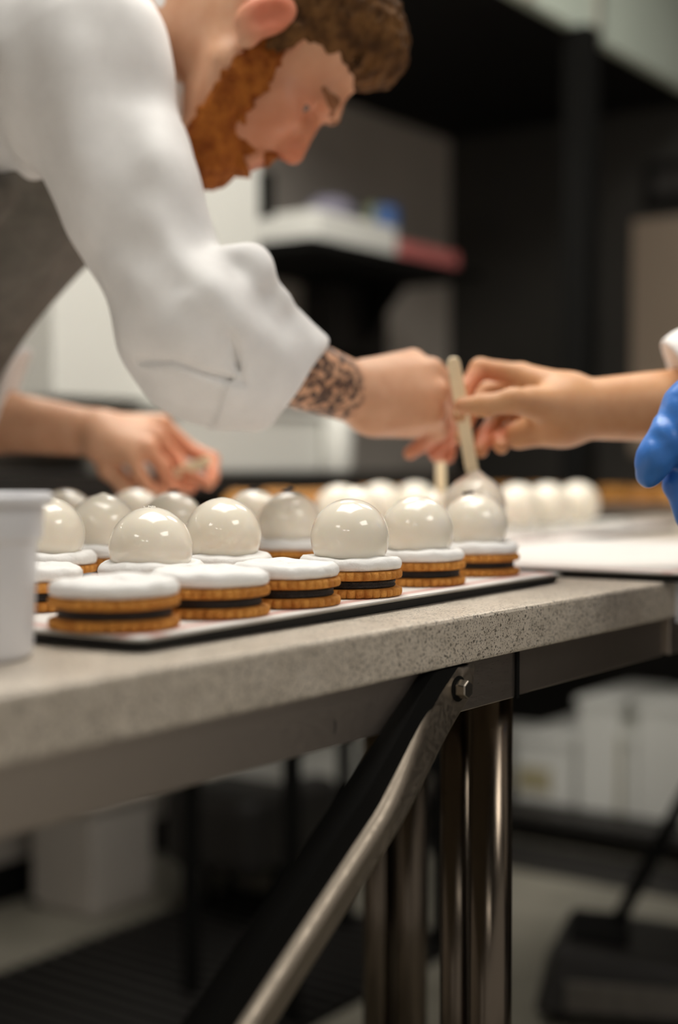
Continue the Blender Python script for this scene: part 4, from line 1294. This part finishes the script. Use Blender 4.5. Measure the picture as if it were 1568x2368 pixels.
    vf = field_mesh_culled(groups, (.07, .94, .90), (1.06, 1.64, 1.76), .0025)
    mk = [(V3(P(1115, 905, 1.5)), .036, (.60, .13, .06), .65), (V3(P(1140, 1000, 1.51)), .035, (.60, .15, .07), .65), (V3(P(1068, 940, 1.45)), .02, (.62, .24, .15), .5)]
    sm = skin_material('helper_skin', (.55, .265, .12), (.62, .33, .165), mk)
    body = mesh_obj('body', vf, sm, root)
    # glove over the left hand
    off = .0030
    def grow(g):
        return [(p[0], p[1], p[2], p[3] + off, p[4] + off, p[5]) if p[0] == 'cap' else p for p in g]
    gcut = V3(P(1700, 860, 1.235)); gd = (WLt - pc) / np.linalg.norm(WLt - pc)
    ad = (ELt - WLt) / np.linalg.norm(ELt - WLt)
    gg = [grow(lh) + [cap(WLt, WLt + ad * .05, .033, .037, .01), pln(WLt + ad * .045, ad, .002)]] + [grow(f) for f in lf]
    wr = waves(31, 5, .012, .026, .00035)
    def gdisp(X):
        s = (X - V3(P(1545, 1000, 1.23))) @ np.array([.86, 0, .5])
        t = np.linalg.norm(X - V3(P(1550, 985, 1.225)), axis=1)
        return wr(X) + .0009 * np.sin(s * 330) * np.exp(-(t / .03) ** 2)
    gv = field_mesh(gg, (.24, 1.12, .93), (.45, 1.34, 1.13), .0013, disp=gdisp)
    mesh_obj('glove', gv, M['glove'], body).location = (0, 0, 0)
    # jacket with loose sleeves
    c2 = V3(P(1553, 838, 1.50))
    j = [[cap(C1, C2, .135, .135, .06), cap(C2, HP, .135, .15, .06), cap(SRt, SLt, .072, .072, .08), cap(NB + np.array([.02, 0, -.03]), C1, .07, .12, .05), neg(cap(HC, NB, .06, .064, .004))],
         [cap(SRt, mid(SRt, ERt, .8), .08, .075, .03), cap(mid(SRt, ERt, .8), V3(P(1600, 880, 1.50)), .074, .056, .03), pln(c2, np.array([-.80, 0, -.60]), .003)],
         [cap(SLt, ELt, .08, .07, .03), cap(ELt, mid(ELt, WLt, .45), .068, .058, .03), pln(mid(ELt, WLt, .5), -ad, .003)]]
    jv = field_mesh_culled(j, (.26, .90, .82), (1.10, 1.66, 1.56), .0045, disp=waves(41, 7, .07, .16, .003))
    mesh_obj('jacket', jv, M['white_cotton'], root)
    hv = field_mesh([[ell(HC + np.array([.010, 0, .012]), (.102, .083, .103)), neg(ell(HC + np.array([-.085, 0, -.055]), (.075, .10, .085), k=.01)), pln(HC + np.array([0, 0, -.05]), (0, 0, -1), .01)]], HC - .16, HC + .16, .004, disp=waves(3, 8, .01, .02, .0015))
    mesh_obj('hair', hv, noisy('dark_hair', (.03, .02, .012), (.06, .04, .02), 60, .6), body).location = (0, 0, 0)
    tr = []
    for s in (-1, 1):
        hp = HP + np.array([0, s * .08, 0]); kneep = np.array([.86, 1.22 + s * .10, .50]); an = np.array([.88, 1.22 + s * .11, .09])
        tr += [cap(hp, kneep, .10, .075, .04), cap(kneep, an, .073, .058, .03)]
    tr.append(pln((0, 0, .06), (0, 0, -1), .004))
    tv = field_mesh([tr], (.70, .94, .03), (1.08, 1.50, 1.10), .006)
    mesh_obj('trousers', tv, M['trousers'], root)
    for s in (-1, 1):
        y = 1.22 + s * .11
        sv = field_mesh([[cap((.91, y, .045), (.73, y, .032), .044, .034, .02), cap((.89, y, .07), (.885, y, .10), .045, .045, .03), pln((0, 0, .002), (0, 0, -1), .004)]], (.64, y - .08, -.01), (1.0, y + .08, .17), .005)
        mesh_obj('shoe', sv, M['black'], root)

build_chef()
build_helper()
